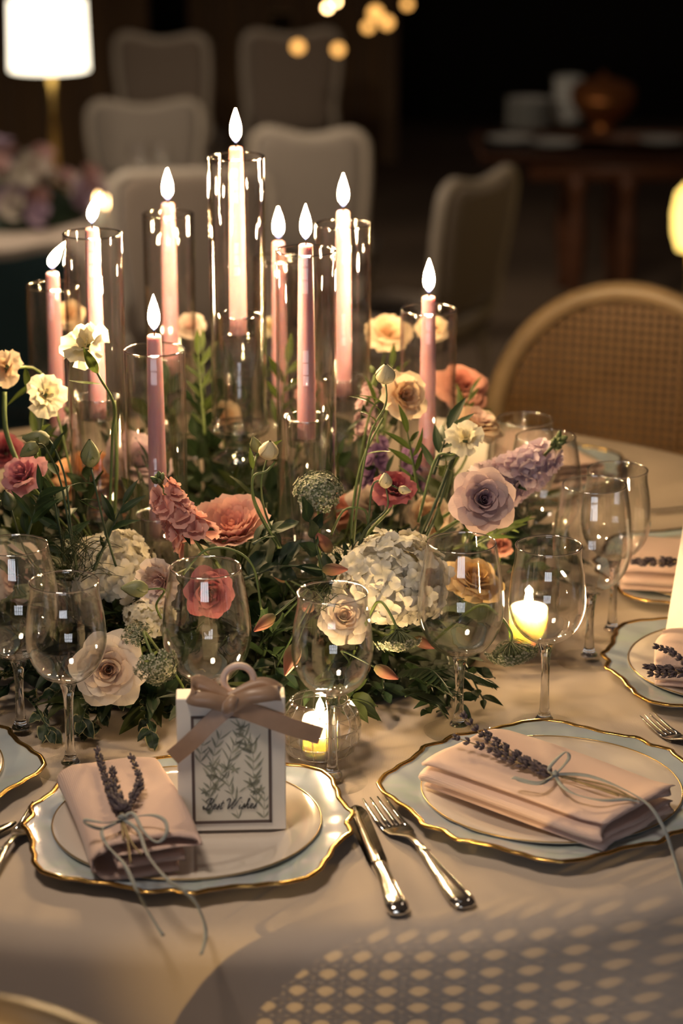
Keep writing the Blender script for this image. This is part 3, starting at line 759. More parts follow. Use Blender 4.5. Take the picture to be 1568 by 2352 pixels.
def knife(label, tip, end):
    d = tip - end; L = d.length; k = L / 0.235
    t = thing('dinner_knife', label, 'knife', (end.x, end.y, TZ), math.atan2(d.y, d.x) - math.pi / 2, 'silver knives')
    h = loft([(0.000, .0060, .0050, .0020), (0.003, .0068, .0092, .0052), (0.012, .0072, .0112, .0062), (0.030, .0072, .0098, .0060), (0.055, .0070, .0078, .0056), (0.080, .0068, .0066, .0052), (0.092, .0068, .0072, .0056), (0.096, .0068, .0076, .0058), (0.100, .0066, .0070, .0046)], 14)
    hd = obj('handle', h, m_silver, t)
    rg = MB()
    for s in (-1, 1): rg.tube([(s * .003, .004, .0120), (s * .0072, .013, .0122), (s * .0055, .05, .0116), (s * .0042, .088, .0112)], .0009, 6)
    obj('thread_border', rg, m_silver, hd)
    bl = MB(); secs = [(0.098, .0070, .0016), (0.110, .0094, .0014), (0.150, .0102, .0011), (0.195, .0106, .0009), (0.220, .0088, .0008), (0.231, .0056, .0007), (0.235, .0018, .0005)]
    vs = []; fs = []
    for y, w, h_ in secs:
        off = .0016 if y > .2 else 0
        vs += [(-w + off, y, .006), (off - w * .2, y, .006 + h_), (w + off, y, .0062), (off - w * .2, y, .006 - h_)]
    for i in range(len(secs) - 1):
        for q_ in range(4): fs.append((i * 4 + q_, i * 4 + (q_ + 1) % 4, i * 4 + 4 + (q_ + 1) % 4, i * 4 + 4 + q_))
    fs += [(3, 2, 1, 0), tuple((len(secs) - 1) * 4 + c for c in range(4))]
    obj('blade', MB().add(vs, fs), m_silver, t)
    t.scale = (k, k, 1)
    return t
fork('silver fork with threaded handle lying beside the knife between two place settings', T(858, 1832, TZ + .009), T(1072, 2082, TZ + .005))
knife('silver knife with threaded handle lying against the charger under the boxed favour', T(812, 1850, TZ + .006), T(917, 2098, TZ + .006))
fork('silver fork half tucked under the charger beside the folded napkin, its tines resting outward', T(96, 1838, TZ + .012), T(-62, 2062, TZ + .005))
knife('silver knife with dark broad blade beside the fork at the cloth corner', T(34, 1884, TZ + .007), T(-205, 2016, TZ + .006))
fork('silver fork with slim tines near the ruffled napkin setting', T(1486, 1640, TZ + .010), T(1720, 1800, TZ + .005))
knife('silver knife seen near the cane oval-backed chair beyond the wine glasses', T(1486, 1174, TZ + .006), T(1640, 1158, TZ + .006))
# ================================================================== glass
OBST = []      # upright round bodies that leaves and stems must go round: x, y, radius, z from, z to
OBST.extend((x, y, 0.172, TZ, TZ + 0.02) for x, y, _r, _w in SET)
m_thin = mat_thin_glass('thin_clear_glass', (0.95, 0.95, 0.93), 0.055, 1.0, 3.0)
m_cyl = mat_thin_glass('hurricane_glass', (0.97, 0.94, 0.89), 0.05, 1.0, 3.0)
m_stick = mat_thin_glass('candlestick_glass', (0.97, 0.94, 0.89), 0.10, 1.0, 2.2)
m_sol = mat_solid_glass('solid_clear_glass', (0.99, 0.985, 0.97))
m_wax = mat_simple('pink_wax', (0.60, 0.34, 0.41), 0.45, sss=0.9, var=0.06, vscale=30)
m_wick = mat_simple('charred_wick', (0.02, 0.015, 0.012), 0.9)
m_flame = mat_flame('candle_flame', 1700)
m_flame_v = mat_flame('votive_flame', 1500)
m_whitewax = mat_simple('white_wax', (0.92, 0.86, 0.74), 0.5, sss=0.9)
m_whitewax.node_tree.nodes['Principled BSDF'].inputs['Subsurface Radius'].default_value = (0.035, 0.028, 0.020)

CYL_H = 0.333
me_cyl = MB().lathe([(0.0325, 0.0), (0.0343, 0.0), (0.0343, CYL_H - 0.0012), (0.0338, CYL_H), (0.0330, CYL_H), (0.0325, CYL_H - 0.0012)], 56, close=True).mesh('cylinder')
me_cup = MB().lathe([(0.0, 0.004), (0.0145, 0.004), (0.0158, 0.0), (0.0165, 0.001), (0.0262, 0.142), (0.0258, 0.144), (0.0238, 0.144), (0.0222, 0.119), (0.0, 0.118)], 40).mesh('cup')
m_rim = mat_thin_glass('rim_glass', (0.97, 0.96, 0.92), 0.40, 1.0, 1.4)
me_cuprim = MB().tube([(0.025 * math.cos(2 * math.pi * i / 40), 0.025 * math.sin(2 * math.pi * i / 40), 0.144) for i in range(40)], 0.0012, 6, closed=True).mesh('cup_rim')
me_cylrim = MB().tube([(0.0334 * math.cos(2 * math.pi * i / 56), 0.0334 * math.sin(2 * math.pi * i / 56), CYL_H) for i in range(56)], 0.0012, 6, closed=True).mesh('cylinder_rim')
def taper_candle(label, p, h_top, h_bot, lean=(0, 0), ftilt=0.0):
    t = thing('taper_candle', label, 'candle', (p.x, p.y, p.z + h_bot), 0, 'lit pink taper candles')
    L = h_top - h_bot
    prof = [(0, 0), (0.0106, 0), (0.0106, 0.004), (0.0103, L * 0.3), (0.0092, L * 0.75), (0.0082, L - 0.004), (0.0078, L - 0.0012), (0.0066, L), (0.0035, L - 0.0015), (0, L - 0.002)]
    obj('wax_stick', MB().lathe(prof, 24), m_wax, t)
    obj('wick', MB().tube([(0, 0, L - 0.003), (0.0004, 0, L + 0.004), (0.0012, 0, L + 0.0085)], 0.0007, 6), m_wick, t)
    fl = MB(); n = 12; k = 12; vs = []; us = []; fs = []
    for j in range(k + 1):
        s = j / k; r = 0.0070 * (math.sin(math.pi * min(1, s ** 0.74)) ** 0.95) * (1.0 - 0.18 * s) + 0.0003
        z = L + 0.0050 + 0.041 * s; dx = 0.018 * ftilt * s * s; 
        for i in range(n):
            a = 2 * math.pi * i / n; vs.append((r * math.cos(a) + dx, r * math.sin(a), z - 0.008 * abs(ftilt) * s)); us.append((i / n, s))
    for j in range(k):
        for i in range(n): fs.append((j * n + i, j * n + (i + 1) % n, j * n + n + (i + 1) % n, j * n + n + i))
    fs += [tuple(range(n - 1, -1, -1)), tuple(k * n + i for i in range(n))]
    obj('flame', fl.add(vs, fs, us), m_flame, t)
    return t

def candle_set(words, px, py, d, top_off, ftilt=0.0, shorter=0.0):
    """px, py: centre of the hurricane's top rim; d: depth"""
    top = P(px, py, d); base = top.z - CYL_H - TZ
    hs = base if base > 0.012 else 0.012
    p = Vector((top.x, top.y, TZ + hs))
    st = thing('glass_candlestick', 'clear glass candlestick inside ' + words, 'candlestick', (p.x, p.y, TZ), 0, 'glass candlesticks')
    M = Matrix.Translation((0, 0, hs))
    cu_ = obj('cup', me_cup, m_stick, st, M); obj('cup_rim', me_cuprim, m_rim, cu_)
    h = hs
    if h > 0.07:
        prof = [(0, h), (0.030, h - 0.0005), (0.0375, h + 0.004), (0.0385, h + 0.0028), (0.036, h - 0.004), (0.020, h - 0.014), (0.0165, h - 0.020), (0.020, h - 0.027), (0.0355, h - 0.036), (0.036, h - 0.039), (0.022, h - 0.043), (0.0205, h - 0.045)]
        z = h - 0.045; lowz = 0.026
        if z - lowz > 0.06:
            mid = (z + lowz) / 2
            prof += [(0.0205, mid + 0.006), (0.026, mid + 0.003), (0.026, mid - 0.003), (0.0205, mid - 0.006)]
        prof += [(0.0205, lowz), (0.024, 0.02), (0.036, 0.008), (0.038, 0.004), (0.036, 0.0), (0, 0)]
        obj('turned_stem', fixn(MB().lathe(prof, 40).mesh('stem')), m_stick, st)
    else:
        prof = [(0, h), (0.030, h), (0.0375, h + 0.003), (0.0385, h + 0.0015), (0.038, 0.003), (0.036, 0), (0, 0)]
        obj('base_disc', fixn(MB().lathe(prof, 40).mesh('base')), m_stick, st)
    OBST.append((p.x, p.y, 0.0385, TZ, p.z + 0.008)); OBST.append((p.x, p.y, 0.0355, p.z, p.z + CYL_H + 0.005)); OBST.append((p.x, p.y, 0.013, p.z + .3, p.z + CYL_H + .075))
    cy_ = obj('hurricane_cylinder', me_cyl, m_cyl); cy_.location = (p.x, p.y, p.z + 0.0045); obj('polished_rim', me_cylrim, m_rim, cy_)
    tag(cy_, 'clear glass cylinder around ' + words.replace('the hurricane glass', 'the pink candle'), 'hurricane glass', 'hurricane glass cylinders')
    taper_candle(('lit pink taper candle in ' + words) if 'blown-aside' not in words else 'lit pink taper candle whose flame is blown aside', p, CYL_H + top_off, 0.1195 - shorter, ftilt=ftilt)
    return p
HW = 'the hurricane glass '

CANDLES = [
    (HW + 'beside the blown-aside flame', 122, 672, 3.08, 0.0215, 0.95),
    (HW + 'behind the bowing cream lisianthus', 212, 546, 2.78, 0.0115, 0.55),
    (HW + 'behind and above the coral stock spike', 386, 500, 3.22, 0.0190, 0.0),
    (HW + 'that stands tallest of all', 542, 368, 2.90, 0.0160, 0.0),
    (HW + 'half hidden behind another', 640, 634, 3.25, 0.0270, 0.0),
    (HW + 'directly over the frilly green umbel', 702, 585, 2.72, 0.0120, 0.0),
    (HW + 'above the cream ranunculus bud', 788, 523, 2.97, 0.0210, 0.0),
    (HW + 'by the dusty coral rose', 984, 719, 2.93, 0.0205, 0.0),
    (HW + 'standing low behind the coral stock spike', 355, 812, 2.70, 0.0215, 0.0),
]
CPOS = [candle_set(*c) for c in CANDLES]

# ------------------------------------------------------------------ wine glasses
def glass_meshes(H, rb, rr, zb, foot):
    """bowl from zb to H, widest rb, rim rr"""
    D = H - zb; w = 0.0011
    outer = [(0.0045, zb - 0.001), (rb * .34, zb + D * .022), (rb * .62, zb + D * .085), (rb * .84, zb + D * .19), (rb * .965, zb + D * .32), (rb, zb + D * .42), (rb * .985, zb + D * .55), (rb * .935, zb + D * .72), (rb * .86, zb + D * .88), (rr, H - 0.0006)]
    inner = [(rr - w * .5, H), (rr - w, H - 0.0006)] + [(max(0, r - w), z + (w if r < rb * .7 else 0)) for r, z in reversed(outer[1:-1])] + [(0, zb + D * .022)]
    def sm(pr):
        q = catmull([(a, 0, b_) for a, b_ in pr], 3); return [(max(0, v.x), v.z) for v in q]
    bowl = MB().lathe(sm(outer) + inner[:1] + sm(inner[1:]), 64).mesh('bowl')
    rim = MB().tube([((rr - w / 2) * math.cos(2 * math.pi * i / 64), (rr - w / 2) * math.sin(2 * math.pi * i / 64), H) for i in range(64)], 0.00085, 6, closed=True).mesh('rim')
    st = [(0, zb + D * .016), (rb * .22, zb + D * .012), (0.0085, zb - 0.002), (0.0058, zb - 0.012), (0.0046, zb - 0.030), (0.0044, (zb + .012) / 2), (0.0050, 0.026), (0.0066, 0.014), (0.0100, 0.0075), (0.0, 0.0065)]
    stem = fixn(MB().lathe(sm(st), 24).mesh('stem'))
    ft = MB().lathe([(0, 0.0065), (0.010, 0.0070), (0.018, 0.0042), (foot * .8, 0.0026), (foot - .0006, 0.0022), (foot, 0.0014), (foot - .0006, 0.0004), (0, 0.0004)], 56).mesh('foot')
    return bowl, rim, stem, ft
BIG = glass_meshes(0.212, 0.0455, 0.0362, 0.086, 0.038)
SML = glass_meshes(0.204, 0.0410, 0.0352, 0.096, 0.036)
m_foot = mat_thin_glass('thin_glass_foot', (0.98, 0.98, 0.96), 0.02, 0.45, 5.5)
def wine_glass(kind, label, p):
    t = thing('wine_glass', label, 'wine glass', (p.x, p.y, TZ), 0, 'empty wine glasses')
    b_, r_, s_, f_ = kind
    big = kind is BIG
    OBST.extend([(p.x, p.y, 0.047 if big else 0.0425, TZ + (0.084 if big else 0.094), TZ + 0.215), (p.x, p.y, 0.009, TZ, TZ + 0.1), (p.x, p.y, 0.039, TZ, TZ + 0.008)])
    bo = obj('bowl', b_, m_thin, t); obj('rim', r_, m_rim, bo); obj('stem', s_, m_sol, t); obj('foot', f_, m_foot, t)
    return t
def rim_at(px, py, H):
    q = T(px, py, TZ + H); q.z = TZ; return q
wine_glass(BIG, 'large empty wine glass nearest the cloth corner, bright pink rose behind its bowl', rim_at(30, 1252, .212))
wine_glass(SML, 'small empty wine glass with the white rose behind its bowl', rim_at(147, 1336, .204))
wine_glass(BIG, 'large empty wine glass rising behind the favour box with the brown bow', rim_at(472, 1303, .212))
wine_glass(SML, 'small empty wine glass before the cut-glass globe votive', rim_at(763, 1361, .204))
wine_glass(BIG, 'large empty wine glass beside the white hydrangea, yellow rose behind it', rim_at(1060, 1246, .212))
wine_glass(SML, 'small empty wine glass with the far votive glowing through its bowl', rim_at(1260, 1253, .204))
wine_glass(BIG, 'large empty wine glass between the small glass and the ruffled napkin charger', rim_at(1365, 1113, .212))
wine_glass(SML, 'small empty wine glass before the far napkin with dark lavender', rim_at(1418, 1079, .204))
wine_glass(SML, 'small far wine glass behind the lilac stock, under the cane chair rim', rim_at(1205, 963, .204))
wine_glass(BIG, 'large far wine glass just beside the lilac stock tip', rim_at(1253, 1004, .212))

# ------------------------------------------------------------------ votives
def votive_globe(label, p, r=0.0425, h=0.076):
    t = thing('votive_holder', label, 'votive', (p.x, p.y, TZ), 0, 'candle votives')
    mb = MB(); NU, NV = 18, 5
    prof = []
    for j in range(NV + 1):
        s = j / NV; a = lerp(-62, 50, s); prof.append((r * math.cos(R(a)) ** 0.75, h / 2 * 1.02 + r * 0.93 * math.sin(R(a)) - 0.0005))
    zmin = prof[0][1]; prof = [(a, b_ - zmin + 0.001) for a, b_ in prof]
    vs = []; fs = []
    def pt(u, v, off):
        j = min(NV - 1, int(v * NV)); s = v * NV - j; r0, z0 = prof[j]; r1, z1 = prof[j + 1]
        rr, zz = lerp(r0, r1, s) + off, lerp(z0, z1, s); a = 2 * math.pi * u
        return (rr * math.cos(a), rr * math.sin(a), zz)
    for i in range(NU):                                   # proud pillow-cut panels with grooves between
        for j in range(NV):
            u0, u1, v0, v1 = i / NU, (i + 1) / NU, j / NV, (j + 1) / NV; du, dv = (u1 - u0) * .1, (v1 - v0) * .1
            b0 = len(vs)
            vs += [pt(u0, v0 + 1e-6, -0.0012), pt(u1, v0 + 1e-6, -0.0012), pt(u1, v1 - 1e-6, -0.0012), pt(u0, v1 - 1e-6, -0.0012),
                   pt(u0 + du, v0 + dv, 0.0006), pt(u1 - du, v0 + dv, 0.0006), pt(u1 - du, v1 - dv, 0.0006), pt(u0 + du, v1 - dv, 0.0006)]
            fs += [(b0, b0 + 1, b0 + 5, b0 + 4), (b0 + 1, b0 + 2, b0 + 6, b0 + 5), (b0 + 2, b0 + 3, b0 + 7, b0 + 6), (b0 + 3, b0, b0 + 4, b0 + 7), (b0 + 4, b0 + 5, b0 + 6, b0 + 7)]
    mb.add(vs, fs)
    g = obj('cut_glass_globe', mb.mesh('globe', False), m_cut, t)
    ln2 = MB()
    for i in range(NU): ln2.tube([pt(i / NU, j / 20 * .9999, -0.0004) for j in range(21)], 0.0006, 5)
    for j in range(1, NV): ln2.tube([pt(i / 54, j / NV, -0.0004) for i in range(54)], 0.0006, 5, closed=True)
    obj('cut_grooves', ln2, m_groove, g)
    inner = [(prof[-1][0] - 0.001, prof[-1][1]), (prof[-1][0] - 0.0035, prof[-1][1] + .0004)] + [(a - 0.0042, max(b_, 0.006)) for a, b_ in reversed(prof[:-1])] + [(0, 0.006)]
    obj('inner_wall', MB().lathe(inner, 36), m_thin, g)
    obj('rim', MB().tube([((prof[-1][0] - 0.002) * math.cos(2 * math.pi * i / 40), (prof[-1][0] - 0.002) * math.sin(2 * math.pi * i / 40), prof[-1][1]) for i in range(40)], 0.0014, 6, closed=True), m_rim, g)
    OBST.append((p.x, p.y, r + 0.002, TZ, TZ + h + 0.02))
    votive_candle(label.replace('votive', 'candle'), p)
    return t
def votive_candle(label, p, r=0.0185, h=0.040, z0=0.007):
    c = thing('votive_candle', 'short white candle burning inside the ' + label.split(' ', 1)[1], 'candle', (p.x, p.y, TZ + z0), 0, 'short white votive candles')
    obj('wax_body', MB().lathe([(0, 0), (r, 0), (r, h - .002), (r - .001, h), (r * .7, h - .002), (0, h - .006)], 28), m_whitewax, c)
    obj('wick', MB().tube([(0, 0, h - .007), (0, 0, h + .003)], .0007, 6), m_wick, c)
    fl = MB().lathe([(0.0003, h - .001), (.0030, h + .003), (.0046, h + .008), (.0036, h + .014), (.0003, h + .021)], 10)
    fl.uv = [(u, .25 + .75 * v) for u, v in fl.uv]
    obj('flame', fl, m_flame_v, c)
m_groove = mat_thin_glass('cut_groove_glass', (0.90, 0.84, 0.70), 0.45, 1.0, 1.2)
m_cut = mat_thin_glass('cut_glass', (0.92, 0.86, 0.72), 0.10, 0.85, 2.0)
votive_globe('low cut-glass globe votive glowing behind the favour box ribbon', T(735, 1742, TZ))
pv = T(1211, 1500, TZ)
OBST.append((pv.x, pv.y, 0.038, TZ, TZ + 0.13))
tv = thing('votive_tumbler', 'tall clear votive tumbler glowing behind the wine glasses by the hydrangea', 'votive', (pv.x, pv.y, TZ), 0, 'candle votives')
obj('glass_wall', MB().lathe([(0, .0005), (.030, .0005), (.034, .004), (.036, .05), (.0345, .088), (.0335, .0885), (.0327, .088), (.034, .05), (.032, .008), (0, .006)], 44), m_thin, tv)
votive_candle('the tall tumbler by the hydrangea', pv, 0.022, 0.050, 0.0075)
# ================================================================== background
m_uphol = mat_weave('grey_upholstery', (0.40, 0.345, 0.29), 120, 0.2, 0.9)
m_uphol2 = mat_weave('taupe_upholstery', (0.30, 0.24, 0.19), 120, 0.2, 0.9)
m_chairframe = mat_simple('cream_painted_wood', (0.60, 0.52, 0.42), 0.45, var=0.1)
m_cane = mat_wood('cane_strands', (0.16, 0.075, 0.015), (0.21, 0.105, 0.026), 20, 0.5)
m_canewood = mat_simple('limed_oak', (0.36, 0.25, 0.14), 0.4, var=0.25, vscale=18)
m_seat = mat_weave('seat_linen', (0.62, 0.55, 0.46), 300, 0.2, 0.9)

def back_outline(w, h, dip, rad, n=10):
    """closed outline of a chair back, x across and z up from 0; the top dips in the middle"""
    pts = [(-w * .42, 0)]
    pts += [(-w * .46, h * .3), (-w * .5, h * .65), (-w * .5, h - rad)]
    for k in range(1, n): a = math.pi - (math.pi / 2) * k / n; pts.append((-w * .5 + rad + rad * math.cos(a), h - rad + rad * math.sin(a)))
    for k in range(0, n + 1):
        s = k / n; x = lerp(-w * .5 + rad, w * .5 - rad, s); pts.append((x, h - dip * math.sin(math.pi * s) ** 1.5))
    for k in range(1, n): a = math.pi / 2 - (math.pi / 2) * k / n; pts.append((w * .5 - rad + rad * math.cos(a), h - rad + rad * math.sin(a)))
    pts += [(w * .5, h - rad), (w * .5, h * .65), (w * .46, h * .3), (w * .42, 0)]
    return pts
def slab(outline, y0, y1, inset=0.0, puff=0.0):
    cx = sum(p[0] for p in outline) / len(outline); cz = sum(p[1] for p in outline) / len(outline)
    mb = MB(); n = len(outline)
    rings = [(1.0 - inset, y0), (1.0 - inset, y1)] if not puff else [(1.0 - inset, y1), (0.93 - inset, y1 - puff * .7), (0.75 - inset, y1 - puff)]
    if not puff: rings = [(1.0 - inset, y0), (1.0 - inset, y1)]
    vs = [(cx + (x - cx) * k, y, cz + (z - cz) * k) for k, y in rings for x, z in outline]
    fs = [(r * n + i, r * n + (i + 1) % n, (r + 1) * n + (i + 1) % n, (r + 1) * n + i) for r in range(len(rings) - 1) for i in range(n)]
    fs += [tuple(range(n - 1, -1, -1)), tuple((len(rings) - 1) * n + i for i in range(n))]
    return mb.add(vs, fs)
def side_chair(label, loc, rz, w=0.50, hb=0.52, uph=None, dip=0.03, seat_z=0.47):
    t = thing('upholstered_chair', label, 'chair', loc, rz, 'upholstered chairs on the lower terrace')
    uph = uph or m_uphol; ol = back_outline(w, hb, dip, 0.07)
    lean = Matrix.Translation((0, 0.22, seat_z - 0.02)) @ Matrix.Rotation(R(-8), 4, 'X')
    pth = [(x, 0, z) for x, z in ol]
    obj('back_frame', MB().tube(catmull(pth, 2, closed=True), 0.022, 8, closed=True), m_chairframe, t, lean)
    bp = MB(); 
    for sg in (-1, 1):
        q = slab(ol, 0, sg * 0.012, 0.05, 0); bp.add(q.v, q.f)
        q = slab(ol, 0, sg * 0.012, 0.07, -sg * 0.022); bp.add(q.v, q.f)
    obj('back_cushion', bp, uph, t, lean)
    obj('seat', MB().box((0, -0.02, seat_z - 0.04), (w * .98, 0.48, 0.10), bev=0.03), uph, t)
    obj('seat_rail', MB().box((0, -0.02, seat_z - 0.105), (w * .94, 0.46, 0.05), bev=0.01), m_chairframe, t)
    for sx in (-1, 1):
        obj('leg', MB().tube([(sx * w * .42, -0.22, seat_z - 0.09), (sx * w * .43, -0.225, 0.2), (sx * w * .42, -0.23, 0.0)], [.024, .018, .013], 8), m_chairframe, t)
        obj('leg', MB().tube([(sx * w * .40, 0.19, seat_z - 0.09), (sx * w * .40, 0.22, 0.2), (sx * w * .41, 0.29, 0.0)], [.022, .018, .014], 8), m_chairframe, t)
    return t
def on_low(px, py, d):
    q = P(px, py, d); q.z = FLOOR_LOW; return q
q = on_low(335, 228, 11.4); side_chair('grey upholstered chair behind the far flowers and glassware', q, R(6), 0.54, 0.43)
q = on_low(735, 245, 10.2); side_chair('grey upholstered chair with dipped top behind the tallest candle glass', q, R(172), 0.47, 0.56)
q = on_low(948, 300, 9.0); side_chair('taupe upholstered chair turned side-on next to the dark terrace', q, R(235), 0.50, 0.56, m_uphol2)
q = on_low(455, 440, 8.3); side_chair('taupe upholstered chair with broad rounded back behind the candles', q, R(8), 0.56, 0.62, m_uphol2, 0.0)
q = on_low(400, 70, 13.2); side_chair('dim taupe chair far off near the back wall, beside the golden curtain', q, R(170), 0.50, 0.60, m_uphol2)
q = on_low(650, 90, 13.4); side_chair('dim taupe chair far off under the golden lights', q, R(190), 0.52, 0.60, m_uphol2)
m_teal = mat_weave('teal_velvet', (0.05, 0.10, 0.115), 120, 0.2, 0.9)
q = on_low(-60, 560, 7.3); side_chair('dark teal chair pushed to the far cloth-covered table', q, R(-5), 0.50, 0.56, m_teal)

# ---- far round table with cloth, lamp, flowers and glasses
FT = P(60, 470, 9.75); FZ = FLOOR_LOW + 0.75
far = thing('far_table', 'round terrace table under a pale cloth, carrying the glowing table lamp', 'table', (FT.x, FT.y, FLOOR_LOW))
obj('tabletop', MB().lathe([(0, .72), (.80, .72), (.80, .748), (0, .748)], 32), m_tablewood, far)
obj('pedestal', MB().lathe([(0, 0), (.28, 0), (.08, .06), (.08, .72), (0, .72)], 16), m_tablewood, far)
fc = obj('far_tablecloth', MB().grid(lambda u, v: (lambda r, z, a: (r * math.cos(a), r * math.sin(a), z))(0.82 * min(1, v / .5) + (0.04 * math.sin(9 * 6.283 * u) * (v - .5) * 2 if v > .5 else 0), .751 - max(0, v - .5) * 1.3, 6.28318 * u), 90, 12, wrap=True), m_cloth)
fc.location = (FT.x, FT.y, FLOOR_LOW + 0.002); tag(fc, 'pale cloth over the far terrace table with the lamp', 'tablecloth')
m_brass = mat_simple('aged_brass', (0.50, 0.33, 0.10), 0.3, 1.0)
m_shade = mat_emit('lit_lamp_shade', (1.0, 0.88, 0.66), 3.2)
lp = P(118, 290, 9.95); lp.z = FZ
tl = thing('table_lamp', 'brass table lamp with a glowing white drum shade', 'lamp', (lp.x, lp.y, FZ + .004))
zt_ = P(118, 157, 9.95).z - FZ; ztop = P(118, -6, 9.95).z - FZ
obj('base', MB().lathe([(0, 0), (.075, 0), (.075, .012), (.02, .03), (0, .03)], 24), m_brass, tl)
obj('pole', MB().tube([(0.012, 0, .02), (0.006, 0, zt_ + .12)], .017, 10), m_brass, tl)
obj('shade', MB().lathe([(.148, zt_), (.162, zt_), (.155, ztop), (.142, ztop)], 40, close=True), m_shade, tl)
obj('diffuser', MB().lathe([(0, zt_ + .012), (.149, zt_ + .012)], 40), m_shade, tl)
m_yel = mat_emit('lantern_glass', (1.0, 0.66, 0.16), 3.0)
q = P(1590, 490, 8.6)
ln_ = thing('lantern', 'amber glowing lantern at the edge of the dark terrace', 'lantern', (q.x, q.y, q.z - .13))
obj('globe', MB().lathe([(0, 0), (.05, .0), (.068, .06), (.072, .13), (.06, .2), (.03, .235), (0, .24)], 24), m_yel, ln_)
obj('cap', MB().lathe([(0, .24), (.03, .238), (.034, .25), (.012, .27), (0, .285)], 20), m_brass, ln_)
obj('pole', MB().tube([(0, 0, 0), (0, 0, FLOOR_LOW - (q.z - .13))], .012, 8), m_brass, ln_)

# far flowers: loose heads over a mound
m_fl = [mat_petal('far_mauve', (.42, .30, .42), (.50, .38, .48)), mat_petal('far_rose', (.45, .25, .24), (.55, .35, .33)), mat_petal('far_cream', (.55, .50, .42), (.62, .56, .48))]
m_fg = mat_leaf('far_green', (.030, .055, .030), (.05, .08, .04))
ff = thing('far_floral_mound', 'blurred mound of mauve and cream flowers at the foot of the table lamp', 'flowers', (FT.x - .06, FT.y - .28, FZ + .004))
rnd = random.Random(31)
obj('foliage', MB().lathe([(0, .16), (.12, .15), (.24, .10), (.32, .03), (.34, 0), (0, 0)], 20), m_fg, ff)
head = MB()
for k in range(7):
    a = k * .9
    head.grid(lambda u, v, a=a, k=k: ((.018 + .006 * k) * math.sin(v * 1.5) * math.cos(a + (u - .5) * 2.2), (.018 + .006 * k) * math.sin(v * 1.5) * math.sin(a + (u - .5) * 2.2), .05 * v * (1 - k * .06)), 4, 3)
me_head = head.mesh('head')
heads = []
for m in m_fl:
    c = me_head.copy(); c.materials.clear(); c.materials.append(m); heads.append(c)
for k in range(46):
    a = rnd.uniform(0, 6.28); r = .36 * math.sqrt(rnd.random()); z = .15 * (1 - (r / .40) ** 2) + rnd.uniform(0, .13)
    obj('flower_head', rnd.choice(heads), None, ff, align((math.cos(a) * r * 2, math.sin(a) * r * 2 - .4, .6), (math.cos(a) * r, math.sin(a) * r, z), rnd.random() * 6, rnd.uniform(.9, 1.5)))
rnd = random.Random(5)
GS = [(300, 428, 9.25), (345, 430, 9.15), (392, 425, 9.4), (432, 415, 9.5), (318, 396, 10.0), (370, 395, 10.0)]
for px, py, d in GS:
    g = P(px, py, d); o = thing('wine_glass', 'blurred empty wine glass on the far terrace table', 'wine glass', (min(g.x, FT.x + .74), g.y if abs(g.y - FT.y) < .5 else FT.y - .4, FZ + .004), 0, 'far glassware')
    obj('bowl', SML[0], m_thin, o); obj('stem', SML[2], m_sol, o); obj('foot', SML[3], m_foot, o)
m_bulb = mat_emit('tea_light_glow', (1.0, 0.62, 0.26), 26)
m_bulb2 = mat_emit('amber_bulb', (1.0, 0.48, 0.12), 2.4)
TL = [(328, 430, 9.05), (345, 432, 9.1), (226, 474, 8.95), (244, 482, 9.0)]
for px, py, d in TL:
    g = P(px, py, d); g.z = FZ + .004
    o = thing('tea_light', 'small lit tea light on the far terrace table', 'candle', g, 0, 'far tea lights')
    zf = max(.03, P(px, py - 12, d).z - FZ)
    obj('cup', MB().lathe([(0, 0), (.02, 0), (.022, zf - .012), (.0, zf - .014)], 14), m_whitewax, o)
    obj('flame', MB().lathe([(.001, zf - .012), (.0085, zf), (.006, zf + .012), (.001, zf + .026)], 10), m_bulb, o)

# ---- right: dark serving table with crockery
DT = T(1370, 352, FLOOR_LOW + 0.75)
m_dkwood = mat_wood('dark_stained_wood', (0.10, 0.035, 0.014), (0.15, 0.055, 0.022), 2, 0.5)
dt = thing('serving_table', 'dark wooden serving table stacked with crockery on the terrace', 'table', (DT.x + .12, DT.y + .3, FLOOR_LOW))
obj('tabletop', MB().box((0, 0, .732), (1.3, .72, .035), bev=.008), m_dkwood, dt)
obj('apron', MB().box((.08, 0, .67), (1.0, .6, .09)), m_dkwood, dt)
for lx, ly in ((-.20, -.29), (.03, -.29), (-.20, .29), (.03, .29), (.55, -.29), (.55, .29)):
    obj('leg', MB().lathe([(0, 0), (.03, 0), (.036, .03), (.026, .08), (.038, .2), (.044, .34), (.036, .46), (.026, .54), (.042, .58), (.042, .66), (0, .66)], 14, (lx, ly, 0)), m_dkwood, dt)
m_dull = mat_simple('dull_white_china', (0.55, 0.56, 0.53), 0.3)
m_copper = mat_simple('old_copper', (0.42, 0.16, 0.05), 0.4, 0.9)
SZ = FLOOR_LOW + .7505
def on_dt(px, py): q = T(px, py, SZ); return (q.x, q.y, SZ)
pl = MB().lathe([(0, 0), (.06, 0), (.10, .012), (.112, .018), (.112, .020), (.10, .015), (.06, .004), (0, .004)], 28).mesh('small_plate')
pl.materials.append(m_dull)
x, y, z = on_dt(1225, 318)
for k in range(9):
    o = obj('side_plate', pl); o.location = (x, y + .30, z + k * .016); tag(o, 'white side plate in the tall stack on the dark serving table', 'plate', 'side plates stacked on the serving table')
cup = MB().lathe([(0, 0), (.03, 0), (.045, .02), (.05, .07), (.048, .07), (.043, .02), (0, .006)], 24).mesh('cup'); cup.materials.append(m_dull)
x, y, z = on_dt(1312, 300)
for k in range(5):
    o = obj('soup_bowl', cup); o.scale = (1.5, 1.5, 1.0); o.location = (x, y + .22, z + k * .04); tag(o, 'white bowl nested in the stack beside the copper pot', 'bowl', 'bowls nested on the serving table')
